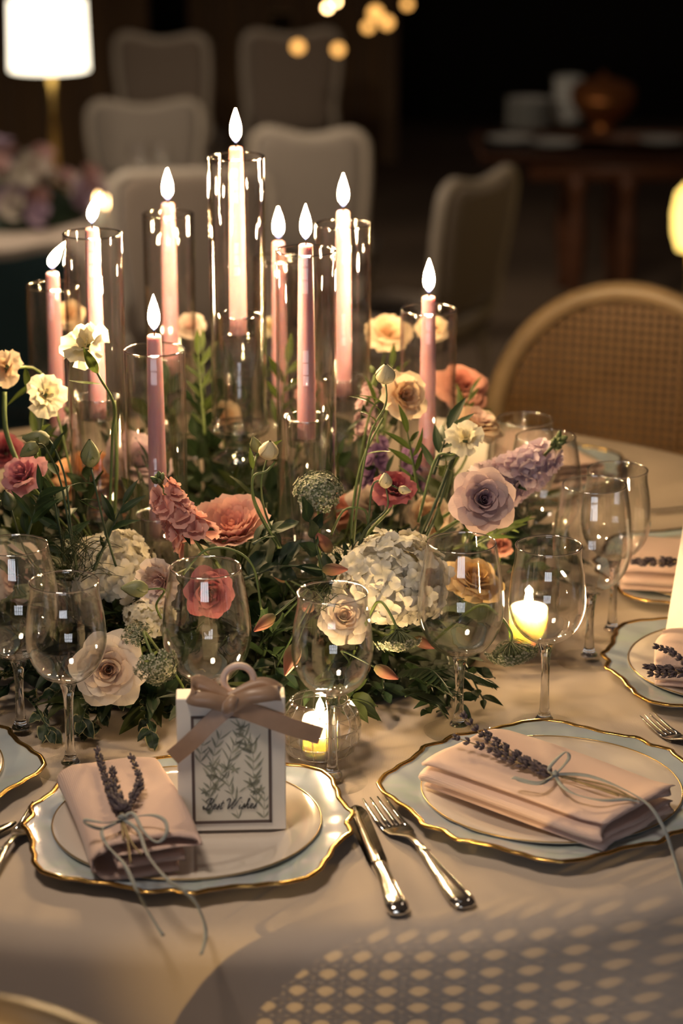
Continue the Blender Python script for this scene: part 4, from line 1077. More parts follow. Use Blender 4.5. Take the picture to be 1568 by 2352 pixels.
for i, (px, py, w_) in enumerate(((1172, 326, 'lying flat at the end of the dark serving table'), (1275, 335, 'lying flat before the stacked side plates'), (1520, 330, 'lying flat beyond the copper pot'))):
    o = obj('side_plate', pl); q = on_dt(px, py); o.location = (q[0], q[1] + .02, q[2] + .0005); tag(o, 'white side plate ' + w_, 'plate')
q = on_dt(1392, 318)
cp = thing('copper_pot', 'big round copper pot with lid on the dark serving table', 'pot', (q[0], q[1] + .2, q[2]))
obj('pot_body', MB().lathe([(0, 0), (.07, 0), (.05, .03), (.05, .05), (.12, .09), (.155, .15), (.15, .19), (0, .19)], 30), m_copper, cp)
obj('lid', MB().lathe([(.158, .19), (.14, .225), (.08, .25), (.02, .262), (.014, .285), (0, .29)], 30), m_copper, cp)

# ---- top: golden lights and lit branches, curtain
cu = MB(); 
def drape(x0, x1, y, z0, z1, n):
    return MB().grid(lambda u, v: (lerp(x0, x1, u), y + .05 * math.sin(u * n * 6.28) + .02 * math.sin(u * n * 14), lerp(z0, z1, v)), n * 10, 2)
m_curt = mat_weave('umber_curtain', (0.20, 0.12, 0.06), 200, .2, .9)
o = obj('curtain', drape(-3.4, -1.15, 14.6, FLOOR_LOW + .02, 2.2, 9), m_curt); tag(o, 'heavy umber curtain hanging behind the far chairs', 'curtain')
o = obj('curtain', drape(-.95, .35, 15.2, FLOOR_LOW + .02, 2.2, 6), m_curt); tag(o, 'umber curtain beside the golden lights', 'curtain')
for i, (px, py, d, m, r, l) in enumerate(((752, 18, 11, m_bulb, .013, 'bright white-gold'), (772, 4, 11.1, m_bulb, .011, 'bright white-gold'), (684, 108, 12, m_bulb2, .030, 'dim amber'), (776, 114, 12, m_bulb2, .028, 'dim amber'), (862, 30, 12.2, m_bulb2, .034, 'dim amber'), (888, 52, 12.2, m_bulb2, .030, 'dim amber'), (845, 62, 12.3, m_bulb2, .026, 'dim amber'), (935, 10, 12.4, m_bulb2, .024, 'dim amber'))):
    g = P(px, py, d); o = thing('hanging_bulb', l + ' bulb of the string lights over the terrace', 'light bulb', g, 0, 'string light bulbs, ' + l)
    obj('glass', MB().lathe([(0.0005, -r), (r * .8, -r * .6), (r, 0), (r * .75, r * .7), (.0005, r)], 12), m, o)
    obj('cord', MB().tube([(0, 0, r), (0, 0, 2.3 - g.z)], .003, 5), m_wick, o)
g = P(632, 150, 13); o = thing('framed_panel', 'yellowish lit picture panel near the back wall', 'picture', (g.x, 14.4, g.z - .16))
m_pan = mat_simple('ochre_panel', (.62, .48, .22), .7, var=.3, vscale=8)
obj('canvas', MB().box((0, 0, .16), (.15, .02, .30), bev=.004), m_pan, o); obj('frame', MB().box((0, .012, .16), (.18, .015, .33)), m_tablewood, o)
obj('easel_post', MB().tube([(0, .03, .0), (0, .06, FLOOR_LOW - g.z + .16)], .015, 6), m_tablewood, o)

# ================================================================== cane chairs at the table
def cane_chair(label, loc, rz):
    """oval cane back; the seat faces -y of its own frame"""
    t = thing('cane_chair', label, 'chair', loc, rz, 'cane oval-backed chairs at the table')
    aw, ah, zc = 0.225, 0.235, 0.655
    lean = Matrix.Translation((0, 0.0, zc)) @ Matrix.Rotation(R(-6), 4, 'X')
    N = 56; ring = [(aw * math.cos(2 * math.pi * i / N), 0, ah * math.sin(2 * math.pi * i / N)) for i in range(N)]
    obj('oval_frame', MB().tube(ring, 0.019, 10, closed=True), m_canewood, t, lean)
    mb = MB(); P_ = 0.0145; sw = 0.0023; a_, h_ = aw - .012, ah - .012
    def strand(p, q, off):
        d = Vector((q[0] - p[0], 0, q[1] - p[1])); l = d.length
        if l < .02: return
        d /= l; s = Vector((-d.z, 0, d.x)) * sw / 2; y = Vector((0, .0003, 0)); o_ = Vector((0, off, 0))
        A_, B_ = Vector((p[0], 0, p[1])) + o_, Vector((q[0], 0, q[1])) + o_
        mb.add([A_ - s - y, A_ + s - y, A_ + s + y, A_ - s + y, B_ - s - y, B_ + s - y, B_ + s + y, B_ - s + y],
               [(0, 1, 5, 4), (1, 2, 6, 5), (2, 3, 7, 6), (3, 0, 4, 7)])
    k = int(a_ / P_)
    for i in range(-k, k + 1):
        for e in (-1, 1):
            x = i * P_ + e * sw * .72
            if abs(x) < a_: z = h_ * math.sqrt(1 - (x / a_) ** 2); strand((x, -z), (x, z), -.0004)
    k = int(h_ / P_)
    for i in range(-k, k + 1):
        for e in (-1, 1):
            z = i * P_ + e * sw * .72
            if abs(z) < h_: x = a_ * math.sqrt(1 - (z / h_) ** 2); strand((-x, z), (x, z), .0004)
    for sg in (-1, 1):
        k = int((a_ + h_) / P_)
        for i in range(-k, k + 1):
            c0 = (i + .5) * P_          # line z = sg*x + c0 clipped to the ellipse
            A2 = 1 / a_ ** 2 + 1 / h_ ** 2; B2 = 2 * sg * c0 / h_ ** 2; C2 = c0 * c0 / h_ ** 2 - 1; disc = B2 * B2 - 4 * A2 * C2
            if disc > 0:
                x0 = (-B2 - math.sqrt(disc)) / 2 / A2; x1 = (-B2 + math.sqrt(disc)) / 2 / A2
                strand((x0, sg * x0 + c0), (x1, sg * x1 + c0), .0010 * sg)
    cp_ = obj('cane_panel', mb.mesh('cane', False), m_cane, t, lean); cp_['kind'] = 'stuff'
    obj('seat_cushion', MB().box((0, -0.26, 0.45), (.47, .46, .07), bev=.025), m_seat, t)
    obj('seat_rail', MB().box((0, -0.26, 0.395), (.46, .45, .05), bev=.01), m_canewood, t)
    for sx in (-1, 1):
        obj('back_post', MB().tube([(sx * .17, -.04, .38), (sx * .165, .0, .50)], .016, 8), m_canewood, t)
        obj('leg', MB().tube([(sx * .20, -.46, .38), (sx * .20, -.465, .2), (sx * .20, -.47, 0)], [.022, .018, .012], 8), m_canewood, t)
        obj('leg', MB().tube([(sx * .19, -.06, .38), (sx * .19, -.04, .2), (sx * .20, .0, 0)], [.020, .017, .013], 8), m_canewood, t)
    return t
def chair_at(label, x, y, extra=0.0):
    cane_chair(label, (x, y, 0), math.atan2(y - TC.y, x - TC.x) - math.pi / 2 + extra)
chair_at('cane oval-backed chair across the table beyond the wine glasses', 0.475, 3.93, R(8))
chair_at('cane oval-backed chair drawn up in front of the boxed favour setting', -0.216, 1.545, R(-20))
# ================================================================== the floral centrepiece
FC = Vector((-0.13, 2.80, TZ)); FRX, FRY = 0.36, 0.40
m_foam = mat_simple('dark_moss', (0.034, 0.048, 0.020), 0.95, var=0.5, vscale=60, bump=0.8, bscale=120)
SPH = []            # blooms already placed: centre, radius
LEAFPTS = {}
rnd2 = random.Random(2024)
def hit(p, pad=0.003):
    return any(z0 - pad < p.z < z1 + pad and (p.x - x) ** 2 + (p.y - y) ** 2 < (r + pad) ** 2 for x, y, r, z0, z1 in OBST)
def in_bloom(p, k=0.8, skip=None):
    return any((p - c).length < r * k for c, r in SPH if skip is None or (c - skip).length > 1e-6)
def mound_h(x, y):
    q = (x / .335) ** 2 + (y / .365) ** 2
    return 0.002 + 0.075 * math.sqrt(max(0.0, 1 - q))
# moss mound with a well left round every candlestick and glass foot
mo = MB(); NA, NR = 96, 30; vs = []; keep = []
for j in range(NR + 1):
    for i in range(NA):
        a = 2 * math.pi * i / NA; q = math.sin(j / NR * math.pi / 2); x = .335 * q * math.cos(a) * (1 + .05 * math.sin(a * 6)); y = .365 * q * math.sin(a) * (1 + .05 * math.sin(a * 5))
        w = Vector((FC.x + x, FC.y + y, TZ)); near = min(((w.x - ox) ** 2 + (w.y - oy) ** 2) ** .5 - r for ox, oy, r, z0, z1 in OBST if z0 < TZ + .09)
        vs.append((x, y, 0.002 + 0.075 * math.cos(j / NR * math.pi / 2) * smoothstep(.003, .03, near))); keep.append(near > .003)
fs = [(j * NA + i, j * NA + (i + 1) % NA, (j + 1) * NA + (i + 1) % NA, (j + 1) * NA + i) for j in range(NR) for i in range(NA)]
o = obj('moss_base', mo.add(vs, [f for f in fs if all(keep[k] for k in f)]), m_foam)
o.location = FC; tag(o, 'dark mossy base under the floral centrepiece', 'moss base')
def free_depth(px, py, d, dia, face=None, k=0.72, dense=False):
    """depth nearest d at which a bloom seen at px, py clears the glass and the other blooms"""
    best = None
    for st in range(0, 15):
        for sg in ((1, -1) if st else (1,)):
            dd = d + sg * st * .014; c = P(px, py, dd); r = dia / 2 * dd / FPX
            h = sum(1 for x, y, ro, z0, z1 in OBST if z0 - r * .6 < c.z < z1 + r * .6 and ((c.x - x) ** 2 + (c.y - y) ** 2) ** .5 < ro + r * .92)
            s_ = sum(max(0.0, 1 - (c - q).length / (k * (r + rq))) for q, rq in SPH)
            cost = 4 * h + 3 * s_ + st * .012
            if best is None or cost < best[0]: best = (cost, dd)
    return best[1]
def plan_stem(f, end, enddir, mid=None):
    """foot and way of a stem that leads round the glass"""
    best = None; e = Vector(enddir).normalized()
    cands = [(f, m) for m in ([mid] if mid else [None])]
    for k in range(60):
        a = k * 2.4; rr = .015 + .0022 * k; g = Vector((lerp(end.x, f.x, .5) + rr * math.cos(a), lerp(end.y, f.y, .5) + rr * math.sin(a), f.z))
        if ((g.x - FC.x) / .33) ** 2 + ((g.y - FC.y) / .36) ** 2 < 1: cands.append((g, [q + Vector((0, rr * .5 * math.sin(a), 0)) for q in mid] if mid else None))
    for g, m in cands:
        v = end - g; L = v.length
        pts = [g] + m + [end] if m else [g, g + v * .35 + Vector((0, 0, L * .06)), end - e * L * .28, end]
        path = catmull(pts, 6); cost = 3 * sum(hit(p, .0035) for p in path) + sum(in_bloom(p, .7) for p in path[:-5]) + .3 * (g - f).length / .1
        if best is None or cost < best[0]: best = (cost, g, pts)
        if cost < .02: break
    return best[1], best[2]
def leaf_cost(p, ld, sz, side, own):
    c = 0.0
    for t, w in ((.15, 0), (.35, .12), (.35, -.12), (.6, .17), (.6, -.17), (.8, 0), (1.0, 0)):
        q = p + ld * sz * t + side * sz * w
        if hit(q, .0042): c += 3
        if in_bloom(q, .97): c += 2.2
        if q.z < TZ + .005: c += 3
        k = (int(q.x // .012), int(q.y // .012), int(q.z // .012))
        for dx in (-1, 0, 1):
            for dy in (-1, 0, 1):
                for dz in (-1, 0, 1):
                    for own2, w2 in LEAFPTS.get((k[0] + dx, k[1] + dy, k[2] + dz), ()):
                        if own2 != own and (w2 - q).length < .012: c += .5
    return c
def leaf_note(p, ld, sz, side, own):
    for t, w in ((.2, 0), (.4, .12), (.4, -.12), (.6, .16), (.6, -.16), (.8, 0), (1.0, 0)):
        q = p + ld * sz * t + side * sz * w; LEAFPTS.setdefault((int(q.x // .012), int(q.y // .012), int(q.z // .012)), []).append((own, q))

m_stem = mat_simple('green_stem', (0.12, 0.17, 0.045), 0.5, var=0.3, vscale=40)
m_stem_d = mat_simple('dark_stem', (0.035, 0.06, 0.022), 0.5, var=0.3, vscale=40)
m_leafs = [mat_leaf('ruscus_green', (0.022, 0.042, 0.016), (0.05, 0.075, 0.03), .2, .5), mat_leaf('deep_green', (0.014, 0.030, 0.014), (0.03, 0.05, 0.02), .2, .5), mat_leaf('olive_green', (0.040, 0.055, 0.016), (0.07, 0.09, 0.035), .25, .5)]
m_pitto = mat_leaf('variegated_leaf', (0.018, 0.036, 0.018), (0.04, 0.06, 0.03), .2, .5, edge=(0.30, 0.27, 0.14))
m_leaf_l = mat_leaf('fresh_green', (0.065, 0.095, 0.020), (0.11, 0.14, 0.04), 0.4)

def leaf_mesh(w, droop, fold=0.12, wav=0.0, nv=6, blunt=1.0):
    def fn(u, v):
        s = 2 * u - 1; sh = (math.sin(math.pi * v ** 0.8) ** blunt) * 0.98 + 0.02
        return (w * sh * s, -droop * v * v + fold * w * abs(s) * sh + wav * math.sin(v * 9 + s * 2) * w * abs(s), v)
    return MB().grid(fn, 4, nv)
def leafset(mat):
    out = []
    for w, d, f_, wv in ((.20, .15, .3, .1), (.24, -.10, .25, .2), (.17, .30, .3, .0), (.27, .05, .35, .25)):
        me = leaf_mesh(w, d, f_, wv).mesh('leaf'); me.materials.append(mat); out.append(me)
    return out
LS = [leafset(m) for m in m_leafs]; LP = []
for w, d in ((.34, .1), (.38, -.15), (.32, .25)):
    me = leaf_mesh(w, d, .2, .35, blunt=.65).mesh('leaf'); me.materials.append(m_pitto); LP.append(me)
LL = []
for w, d in ((.11, .25), (.13, -.2), (.10, .45)):
    me = leaf_mesh(w, d, .3).mesh('leaf'); me.materials.append(m_leaf_l); LL.append(me)
LD = []
for w, d in ((.13, .2), (.12, -.2), (.15, .4)):
    me = leaf_mesh(w, d, .3).mesh('leaf'); me.materials.append(m_leafs[0]); LD.append(me)

def sprig(base, direc, length, meshes, n, lsize, label, group, rnd, smat=None, curve=0.3, name='foliage_sprig', cat='foliage'):
    near = sorted(((base + Vector(direc).normalized() * length * .6 - c).length, s) for c, s in REG)
    two = []
    for _, s in near:
        if s not in two: two.append(s)
        if len(two) == 2: break
    label = label + ' between the ' + two[0] + ' and the ' + two[1]
    best = None; d0 = Vector(direc).normalized()
    for k in range(28):
        g = .10 + .022 * k if k else 0.0
        b_ = base + Vector((rnd2.uniform(-1, 1), rnd2.uniform(-1, 1), 0)) * .10 * g * (2.2 if k > 10 else 1); d = (d0 + Vector((rnd2.uniform(-1, 1), rnd2.uniform(-1, 1), rnd2.uniform(-.3, 1))) * g).normalized()
        pts = [b_ + d * length * s + Vector((0, 0, -1)) * curve * length * s * s for s in (0, .25, .5, .75, 1.0)]
        for p in pts: p.z = max(p.z, TZ + .006)
        path = catmull(pts, 4); cost = 3 * sum(hit(p, .005) for p in path) + 1.2 * sum(in_bloom(p, .85) for p in path) + g * .6
        if best is None or cost < best[0]: best = (cost, b_, path)
        if cost == 0: break
    base, path = best[1], [p - best[1] for p in best[2]]
    t = thing(name, label, cat, base, 0, group)
    obj('stem', MB().tube(path, [lerp(.0022, .0008, i / (len(path) - 1)) for i in range(len(path))], 5), smat or m_stem_d, t)
    for k in range(n):
        s = .18 + .82 * k / max(1, n - 1); i = min(len(path) - 2, int(s * (len(path) - 1))); p = path[i]; tt = (path[i + 1] - path[i]).normalized()
        side = tt.cross(Vector((0, 0, 1)))
        side = side.normalized() if side.length > .1 else Vector((1, 0, 0))
        up = side.cross(tt); a = (1 if k % 2 else -1); sz0 = lsize * rnd.uniform(.75, 1.15); bl = None
        for tr in range(40):
            ld = tt * rnd2.uniform(.5, 1.1) + side * a * rnd2.uniform(.4, 1.0) + up * rnd2.uniform(-.3, .7)
            if tr > 8: ld += Vector((rnd2.uniform(-1, 1), rnd2.uniform(-1, 1), rnd2.uniform(-.3, 1))) * .7
            if k == n - 1: ld = tt + ld * .12 * tr / 8
            z_ = ld.normalized(); sz = sz0 * (1 if tr < 20 else .75)
            nrm = (up + Vector((rnd2.uniform(-.5, .5), rnd2.uniform(-.9, .1), rnd2.uniform(0, .6)))).normalized()
            y_ = nrm - z_ * nrm.dot(z_)
            if y_.length < .05: continue
            y_ = y_.normalized(); x_ = y_.cross(z_); c = leaf_cost(base + p, z_, sz, x_, t.name) + tr * .01
            if bl is None or c < bl[0]: bl = (c, x_, y_, z_, sz)
            if c < .02 * (tr + 1): break
        c, x_, y_, z_, sz = bl
        if c > 2.1: sz *= .5           # a small young leaf where there is no room
        leaf_note(base + p, z_, sz, x_, t.name)
        M = Matrix((x_, y_, z_)).transposed().to_4x4() @ Matrix.Scale(sz, 4); M.translation = p
        obj('leaf', rnd.choice(meshes), None, t, M)
    return t

# ---------------------------------------------------------------- petals and blooms
def petal_fn(Rr, H, half, flare, curl, ruffle=0.0, tip=0.0, drop=0.0, ph=0.0, nw=5):
    def fn(u, v):
        s = 2 * u - 1; w = .30 + .70 * math.sin(min(1, v / .72) * math.pi / 2)
        ang = s * half * w; t = max(0, (v - .70) / .30)
        r = Rr * math.sin(v * math.pi / 2) ** .75 + flare * v ** 2.6 + curl * t ** 1.4 * (1 - .35 * abs(s))
        z = H * v ** 1.15 - drop * v ** 3 - curl * .75 * t ** 2
        z -= H * .25 * abs(s) ** 3 * v
        e_ = abs(s) ** 2.2; r -= Rr * .20 * e_ * v * v; z -= H * .14 * e_ * v
        r += tip * t * (1 - abs(s) ** 1.5) ** 2; z -= tip * .4 * t * (1 - abs(s) ** 1.5) ** 2
        q = ruffle * v ** 2 * math.sin(nw * s * 3.1 + ph); z += q; r += ruffle * .6 * v ** 2 * math.sin(nw * s * 2.3 + ph * 2)
        return (r * math.sin(ang), -r * math.cos(ang), z)
    return fn
def petal_mesh(mat, *a, nu=8, nv=7, **k):
    me = MB().grid(petal_fn(*a, **k), nu, nv).mesh('petal'); me.materials.append(mat); return me

ROSE_RINGS = [(2, .05, .62, R(110), .00, .00), (2, .11, .66, R(100), .00, .01), (3, .18, .70, R(80), .01, .03), (4, .26, .72, R(64), .03, .05), (4, .35, .72, R(60), .05, .08), (5, .45, .68, R(50), .07, .10), (5, .56, .60, R(48), .10, .13), (6, .66, .50, R(42), .12, .16), (6, .76, .36, R(42), .14, .18)]
GARDEN_RINGS = [(4, .08, .46, R(60), .02, .0), (5, .15, .48, R(50), .02, .02), (6, .24, .52, R(40), .03, .02), (7, .34, .56, R(34), .04, .03), (8, .45, .60, R(32), .05, .03), (8, .57, .64, R(32), .06, .04), (8, .70, .64, R(34), .08, .05), (7, .80, .56, R(40), .10, .08)]
LISI_RINGS = [(3, .14, .66, R(75), .02, .03), (3, .26, .70, R(64), .05, .06), (4, .40, .66, R(56), .10, .10), (5, .56, .56, R(46), .18, .14), (5, .66, .40, R(44), .24, .16)]
SWEET_RINGS = [(2, .16, .55, R(60), .06, .04), (2, .32, .60, R(60), .14, .10), (3, .46, .52, R(48), .26, .12), (3, .58, .30, R(46), .34, .12)]
PEONY_RINGS = [(5, .16, .52, R(46), .03, .02), (6, .30, .60, R(42), .08, .04), (7, .46, .62, R(38), .14, .06), (8, .64, .56, R(36), .20, .10)]
_pc = {}
def petals_for(kind, mats):
    key = (kind, tuple(m.name for m in mats))
    if key in _pc: return _pc[key]
    rings = dict(rose=ROSE_RINGS, garden=GARDEN_RINGS, lisi=LISI_RINGS, sweet=SWEET_RINGS, peony=PEONY_RINGS)[kind]
    ruf = dict(rose=.016, garden=.035, lisi=.06, sweet=.11, peony=.075)[kind]; tip = dict(rose=.13, garden=.02, lisi=.02, sweet=.0, peony=.0)[kind]
    out = []
    for i, (n, r, h, hf, fl, cu_) in enumerate(rings):
        mat = mats[min(len(mats) - 1, int(i * len(mats) / len(rings)))]
        out.append((n, [petal_mesh(mat, r, h, hf, fl, cu_, ruffle=ruf * (.4 + i / len(rings)), tip=tip * i / len(rings), ph=j * 1.7 + i, nw=(3 if kind == 'rose' else 5), drop=.10 if i == len(rings) - 1 and kind != 'garden' else 0) for j in range(2)]))
    _pc[key] = out; return out
m_sepal = mat_simple('sepal_green', (0.11, 0.15, 0.05), 0.5, var=0.3, vscale=60)
me_sep = leaf_mesh(.17, -.25, .2).mesh('sepal'); me_sep.materials.append(m_sepal)
me_hip = MB().lathe([(0, -.16), (.10, -.14), (.16, -.05), (.22, .03), (.10, .06), (0, .07)], 12).mesh('calyx'); me_hip.materials.append(m_sepal)

def stem_to(t, way, rad, mat, leaves=None, rnd=None, lsize=.03):
    """stem in t's frame along its planned way"""
    base = way[0]; path = [p - base for p in catmull(way, 6)]
    st = obj('stem', MB().tube(path, [lerp(rad * 1.1, rad * .85, i / (len(path) - 1)) for i in range(len(path))], 7), mat, t)
    if leaves:
        for k, s in enumerate(leaves[1]):
            i = min(len(path) - 2, int(s * (len(path) - 1))); tt = (path[i + 1] - path[i]).normalized(); side = tt.orthogonal().normalized()
            a0 = rnd.uniform(0, 6.28); sz = lsize * rnd.uniform(.8, 1.2); bl = None
            for tr in range(14):
                q = Matrix.Rotation(a0 + tr * 2.4, 3, tt) @ side; ld = (tt * .55 + q).normalized()
                y_ = (tt - ld * tt.dot(ld)).normalized(); x_ = y_.cross(ld); c = leaf_cost(base + path[i], ld, sz, x_, t.name)
                if bl is None or c < bl[0]: bl = (c, ld, y_, x_)
                if c == 0: break
            c, ld, y_, x_ = bl
            if c > 2.9: sz *= .45
            leaf_note(base + path[i], ld, sz, x_, t.name)
            M = Matrix((x_, y_, ld)).transposed().to_4x4() @ Matrix.Scale(sz, 4); M.translation = path[i]
            obj('leaf', rnd.choice(leaves[0]), None, t, M)
    return st
def foot_for(c, spread=.55):
    f = Vector((lerp(FC.x, c.x, spread), lerp(FC.y, c.y, spread), TZ + .03)); return f

def bloom(name, label, cat, kind, mats, px, py, d, dia, face, seed, mid=None, foot=None, srad=.0016, smat=None, leaves=None, lsize=.03, group=None):
    """dia: width of the bloom in pixels of the photograph"""
    rnd = random.Random(seed); d = free_depth(px, py, d, dia); c = P(px, py, d); r = dia / 2 * d / FPX
    face = Vector(face).normalized(); s = r / .98
    org = c - face * s * .30; REG.append((c, short(label)))
    f, way = plan_stem(foot if foot is not None else foot_for(c), org - face * s * .15, face, mid); SPH.append((c, r))
    t = thing(name, label, cat, f, 0, group)
    M0 = align(face, org - f, rnd.random() * 6, s)
    for i, (n, ms) in enumerate(petals_for(kind, mats)):
        for k in range(n):
            a = 2 * math.pi * (k + .5 * (i % 2)) / n + rnd.uniform(-.14, .14)
            M = M0 @ Matrix.Rotation(a, 4, 'Z') @ Matrix.Rotation(rnd.uniform(-.10, .08) * (1.8 if kind in ('sweet', 'lisi') else 1), 4, 'X') @ Matrix.Scale(rnd.uniform(.94, 1.05), 4)
            obj('petal', ms[k % 2], None, t, M)
    obj('calyx', me_hip, None, t, M0)
    for k in range(5): obj('sepal', me_sep, None, t, M0 @ Matrix.Rotation(k * 1.257, 4, 'Z') @ Matrix.Rotation(R(105), 4, 'X') @ Matrix.Scale(.6, 4))
    stem_to(t, way, srad, smat or m_stem, leaves, rnd, lsize)
    return t

REG = []
def short(lb):
    w = []
    for x in lb.split():
        if w and x in ('seen', 'leaning', 'low', 'behind', 'beside', 'with', 'before', 'under', 'at', 'tucked', 'hanging', 'glowing', 'high', 'standing', 'opening', 'lit', 'on', 'over', 'bowing', 'arching', 'just', 'drooping', 'between', 'topping', 'in', 'head', 'spike'): break
        w.append(x)
    return ' '.join(w)
def mp(name, a, b_, **k): return mat_petal(name, a, b_, **k)
# colours
lav = [mp('lavender_core', (.27, .14, .20), (.44, .28, .34)), mp('lavender_petal', (.38, .23, .28), (.64, .46, .46)), mp('lavender_outer', (.55, .39, .38), (.74, .56, .52))]
blush = [mp('blush_core', (.72, .44, .28), (.82, .58, .42)), mp('blush_petal', (.74, .52, .38), (.82, .68, .56)), mp('blush_outer', (.76, .62, .50), (.84, .75, .65))]
peachg = [mp('peach_core', (.78, .26, .20), (.84, .42, .34)), mp('peach_petal', (.78, .34, .26), (.84, .50, .41)), mp('peach_outer', (.70, .34, .27), (.82, .54, .46))]
lilac = [mp('lilac_core', (.34, .18, .26), (.50, .34, .42)), mp('lilac_petal', (.48, .34, .42), (.62, .48, .54))]
pink = [mp('rose_pink_core', (.45, .10, .14), (.60, .22, .26)), mp('rose_pink_petal', (.58, .22, .26), (.70, .36, .38))]
deep = [mp('wine_core', (.20, .025, .04), (.34, .06, .08)), mp('wine_petal', (.34, .07, .09), (.46, .14, .16))]
orange = [mp('orange_core', (.70, .22, .05), (.78, .34, .12)), mp('orange_petal', (.72, .30, .10), (.80, .45, .22))]
cream = [mp('cream_core', (.80, .66, .30), (.86, .78, .55)), mp('cream_petal', (.80, .72, .46), (.88, .82, .66), trans=.45)]
peachl = [mp('apricot_core', (.80, .48, .22), (.85, .60, .38)), mp('apricot_petal', (.80, .56, .34), (.86, .70, .52), trans=.45)]
palep = [mp('pale_pink_core', (.74, .44, .38), (.82, .62, .54)), mp('pale_pink_petal', (.78, .58, .50), (.86, .74, .66), trans=.4)]
yellowp = [mp('honey_core', (.70, .36, .08), (.78, .48, .16)), mp('honey_petal', (.72, .44, .14), (.82, .60, .30))]
dusty = [mp('dusty_coral_core', (.42, .12, .09), (.52, .20, .15)), mp('dusty_coral_petal', (.48, .18, .14), (.60, .30, .24))]

CAMF = Vector((0, -.93, .37))
B = bloom
# ---- featured roses
B('rose', 'lavender rose with curled petals leaning out over the wine glasses', 'rose', 'rose', lav, 1110, 1148, 2.60, 138, (.10, -.86, .42), 1, srad=.0024, foot=Vector((.02, 2.66, TZ + .04)), leaves=(LS[2], (.55, .7)), lsize=.04)
B('rose', 'ivory blush rose low in the foliage behind the small wine glass', 'rose', 'rose', blush, 248, 1537, 2.50, 160, (.05, -.88, .30), 2, srad=.002)
B('garden_rose', 'big peach garden rose opening upward beside the coral stock', 'rose', 'garden', peachg, 532, 1205, 2.66, 186, (-.10, -.42, .90), 3, srad=.002)
B('rose', 'dusky pink rose seen through the large wine glass behind the favour box', 'rose', 'rose', [deep[0], deep[1]], 482, 1362, 2.56, 108, (.25, -.92, .15), 4)
B('rose', 'cream blush rose seen through the small wine glass by the globe votive', 'rose', 'rose', blush, 790, 1418, 2.58, 112, (.1, -.75, .62), 5)
B('rose', 'lilac rose hanging above the low candle glass', 'rose', 'rose', lilac, 318, 1058, 2.86, 150, (.25, -.45, .55), 6, leaves=(LD, (.5, .7)))
B('rose', 'orange rose glowing behind the closed green bud', 'rose', 'rose', orange, 205, 1085, 2.98, 175, (.0, -.25, .97), 7)
B('rose', 'pink rose at the edge of the arrangement under the drooping buds', 'rose', 'lisi', pink, 52, 1088, 2.66, 110, (-.35, -.45, .70), 8, leaves=(LD, (.5, .75)))
B('rose', 'bright blush pink rose lit behind the large wine glass at the cloth corner', 'rose', 'rose', [palep[0], palep[1]], 40, 1325, 2.78, 150, (.1, -.85, .4), 9)
B('rose', 'honey yellow rose behind the large wine glass beside the hydrangea', 'rose', 'rose', yellowp, 1088, 1330, 2.70, 135, (.30, -.35, .80), 10)
B('rose', 'peach rose leaning toward the far wine glasses over the lavender rose', 'rose', 'rose', [palep[0], peachl[1]], 1096, 968, 2.90, 112, (.30, -.25, .90), 11, foot=Vector((.03, 2.86, TZ + .04)))
B('rose', 'dusty coral rose behind the candle glass near the cane chair', 'rose', 'rose', dusty, 1060, 885, 3.12, 120, (.2, -.5, .7), 12)
# ---- lisianthus and sweet peas
B('lisianthus', 'cream lisianthus bowing on a curved stem before the candle glass', 'lisianthus', 'sweet', cream, 190, 788, 2.62, 118, (-.30, -.62, .62), 13, mid=[P(258, 1010, 2.66), P(262, 930, 2.64), P(225, 860, 2.62)], foot=P(250, 1260, 2.68), leaves=(LL, (.68, .75, .82, .9)), lsize=.042)
B('lisianthus', 'cream lisianthus lit bright beside the leaning flame candle', 'lisianthus', 'sweet', cream, 108, 905, 2.70, 104, (.30, -.75, .35), 14, mid=[P(105, 1090, 2.70), P(95, 1010, 2.70)], leaves=(LL, (.6, .75)), lsize=.035)
B('lisianthus', 'cream lisianthus at the far edge beside yellow-green stems', 'lisianthus', 'sweet', peachl, 8, 845, 2.74, 92, (-.3, -.7, .3), 15, leaves=(LL, (.55, .7, .85)), lsize=.05)
B('lisianthus', 'apricot lisianthus beside the round cream bud', 'lisianthus', 'lisi', peachl, 930, 908, 2.78, 118, (.35, -.65, .35), 16, leaves=(LL, (.6, .75)))
B('sweet_pea', 'pale yellow sweet pea arching beside the peach rose', 'sweet pea', 'sweet', cream, 1068, 1002, 2.68, 92, (-.10, -.55, .65), 17, mid=[P(1000, 1055, 2.68), P(1040, 1045, 2.68)], foot=P(960, 1200, 2.68), leaves=(LL, (.3, .5)), lsize=.03)
B('lisianthus', 'pale pink ruffled lisianthus beside the folded green bud', 'lisianthus', 'peony', palep, 365, 1338, 2.54, 125, (-.40, -.80, .10), 18)
B('lisianthus', 'deep red lisianthus under the two pale buds', 'lisianthus', 'lisi', deep, 905, 1120, 2.66, 100, (.1, -.5, .80), 19, foot=P(815, 1290, 2.64), srad=.002)
B('lisianthus', 'apricot lisianthus high behind the candle above the ranunculus bud', 'lisianthus', 'lisi', peachl, 892, 762, 3.22, 105, (.1, -.6, .7), 20)
B('lisianthus', 'creamy apricot flower standing behind the candle near the cane chair', 'lisianthus', 'lisi', peachl, 992, 752, 3.24, 78, (.0, -.6, .7), 21)
B('lisianthus', 'soft peach flower high between the back candles', 'lisianthus', 'peony', palep, 438, 748, 3.34, 74, (0, -.7, .6), 22)
B('lisianthus', 'small yellow cream flower behind the tallest candle glass', 'lisianthus', 'lisi', cream, 622, 748, 3.34, 56, (0, -.6, .7), 23)
B('lisianthus', 'peach flower high behind the bowing cream lisianthus', 'lisianthus', 'lisi', peachl, 158, 722, 3.30, 72, (0, -.7, .5), 24)
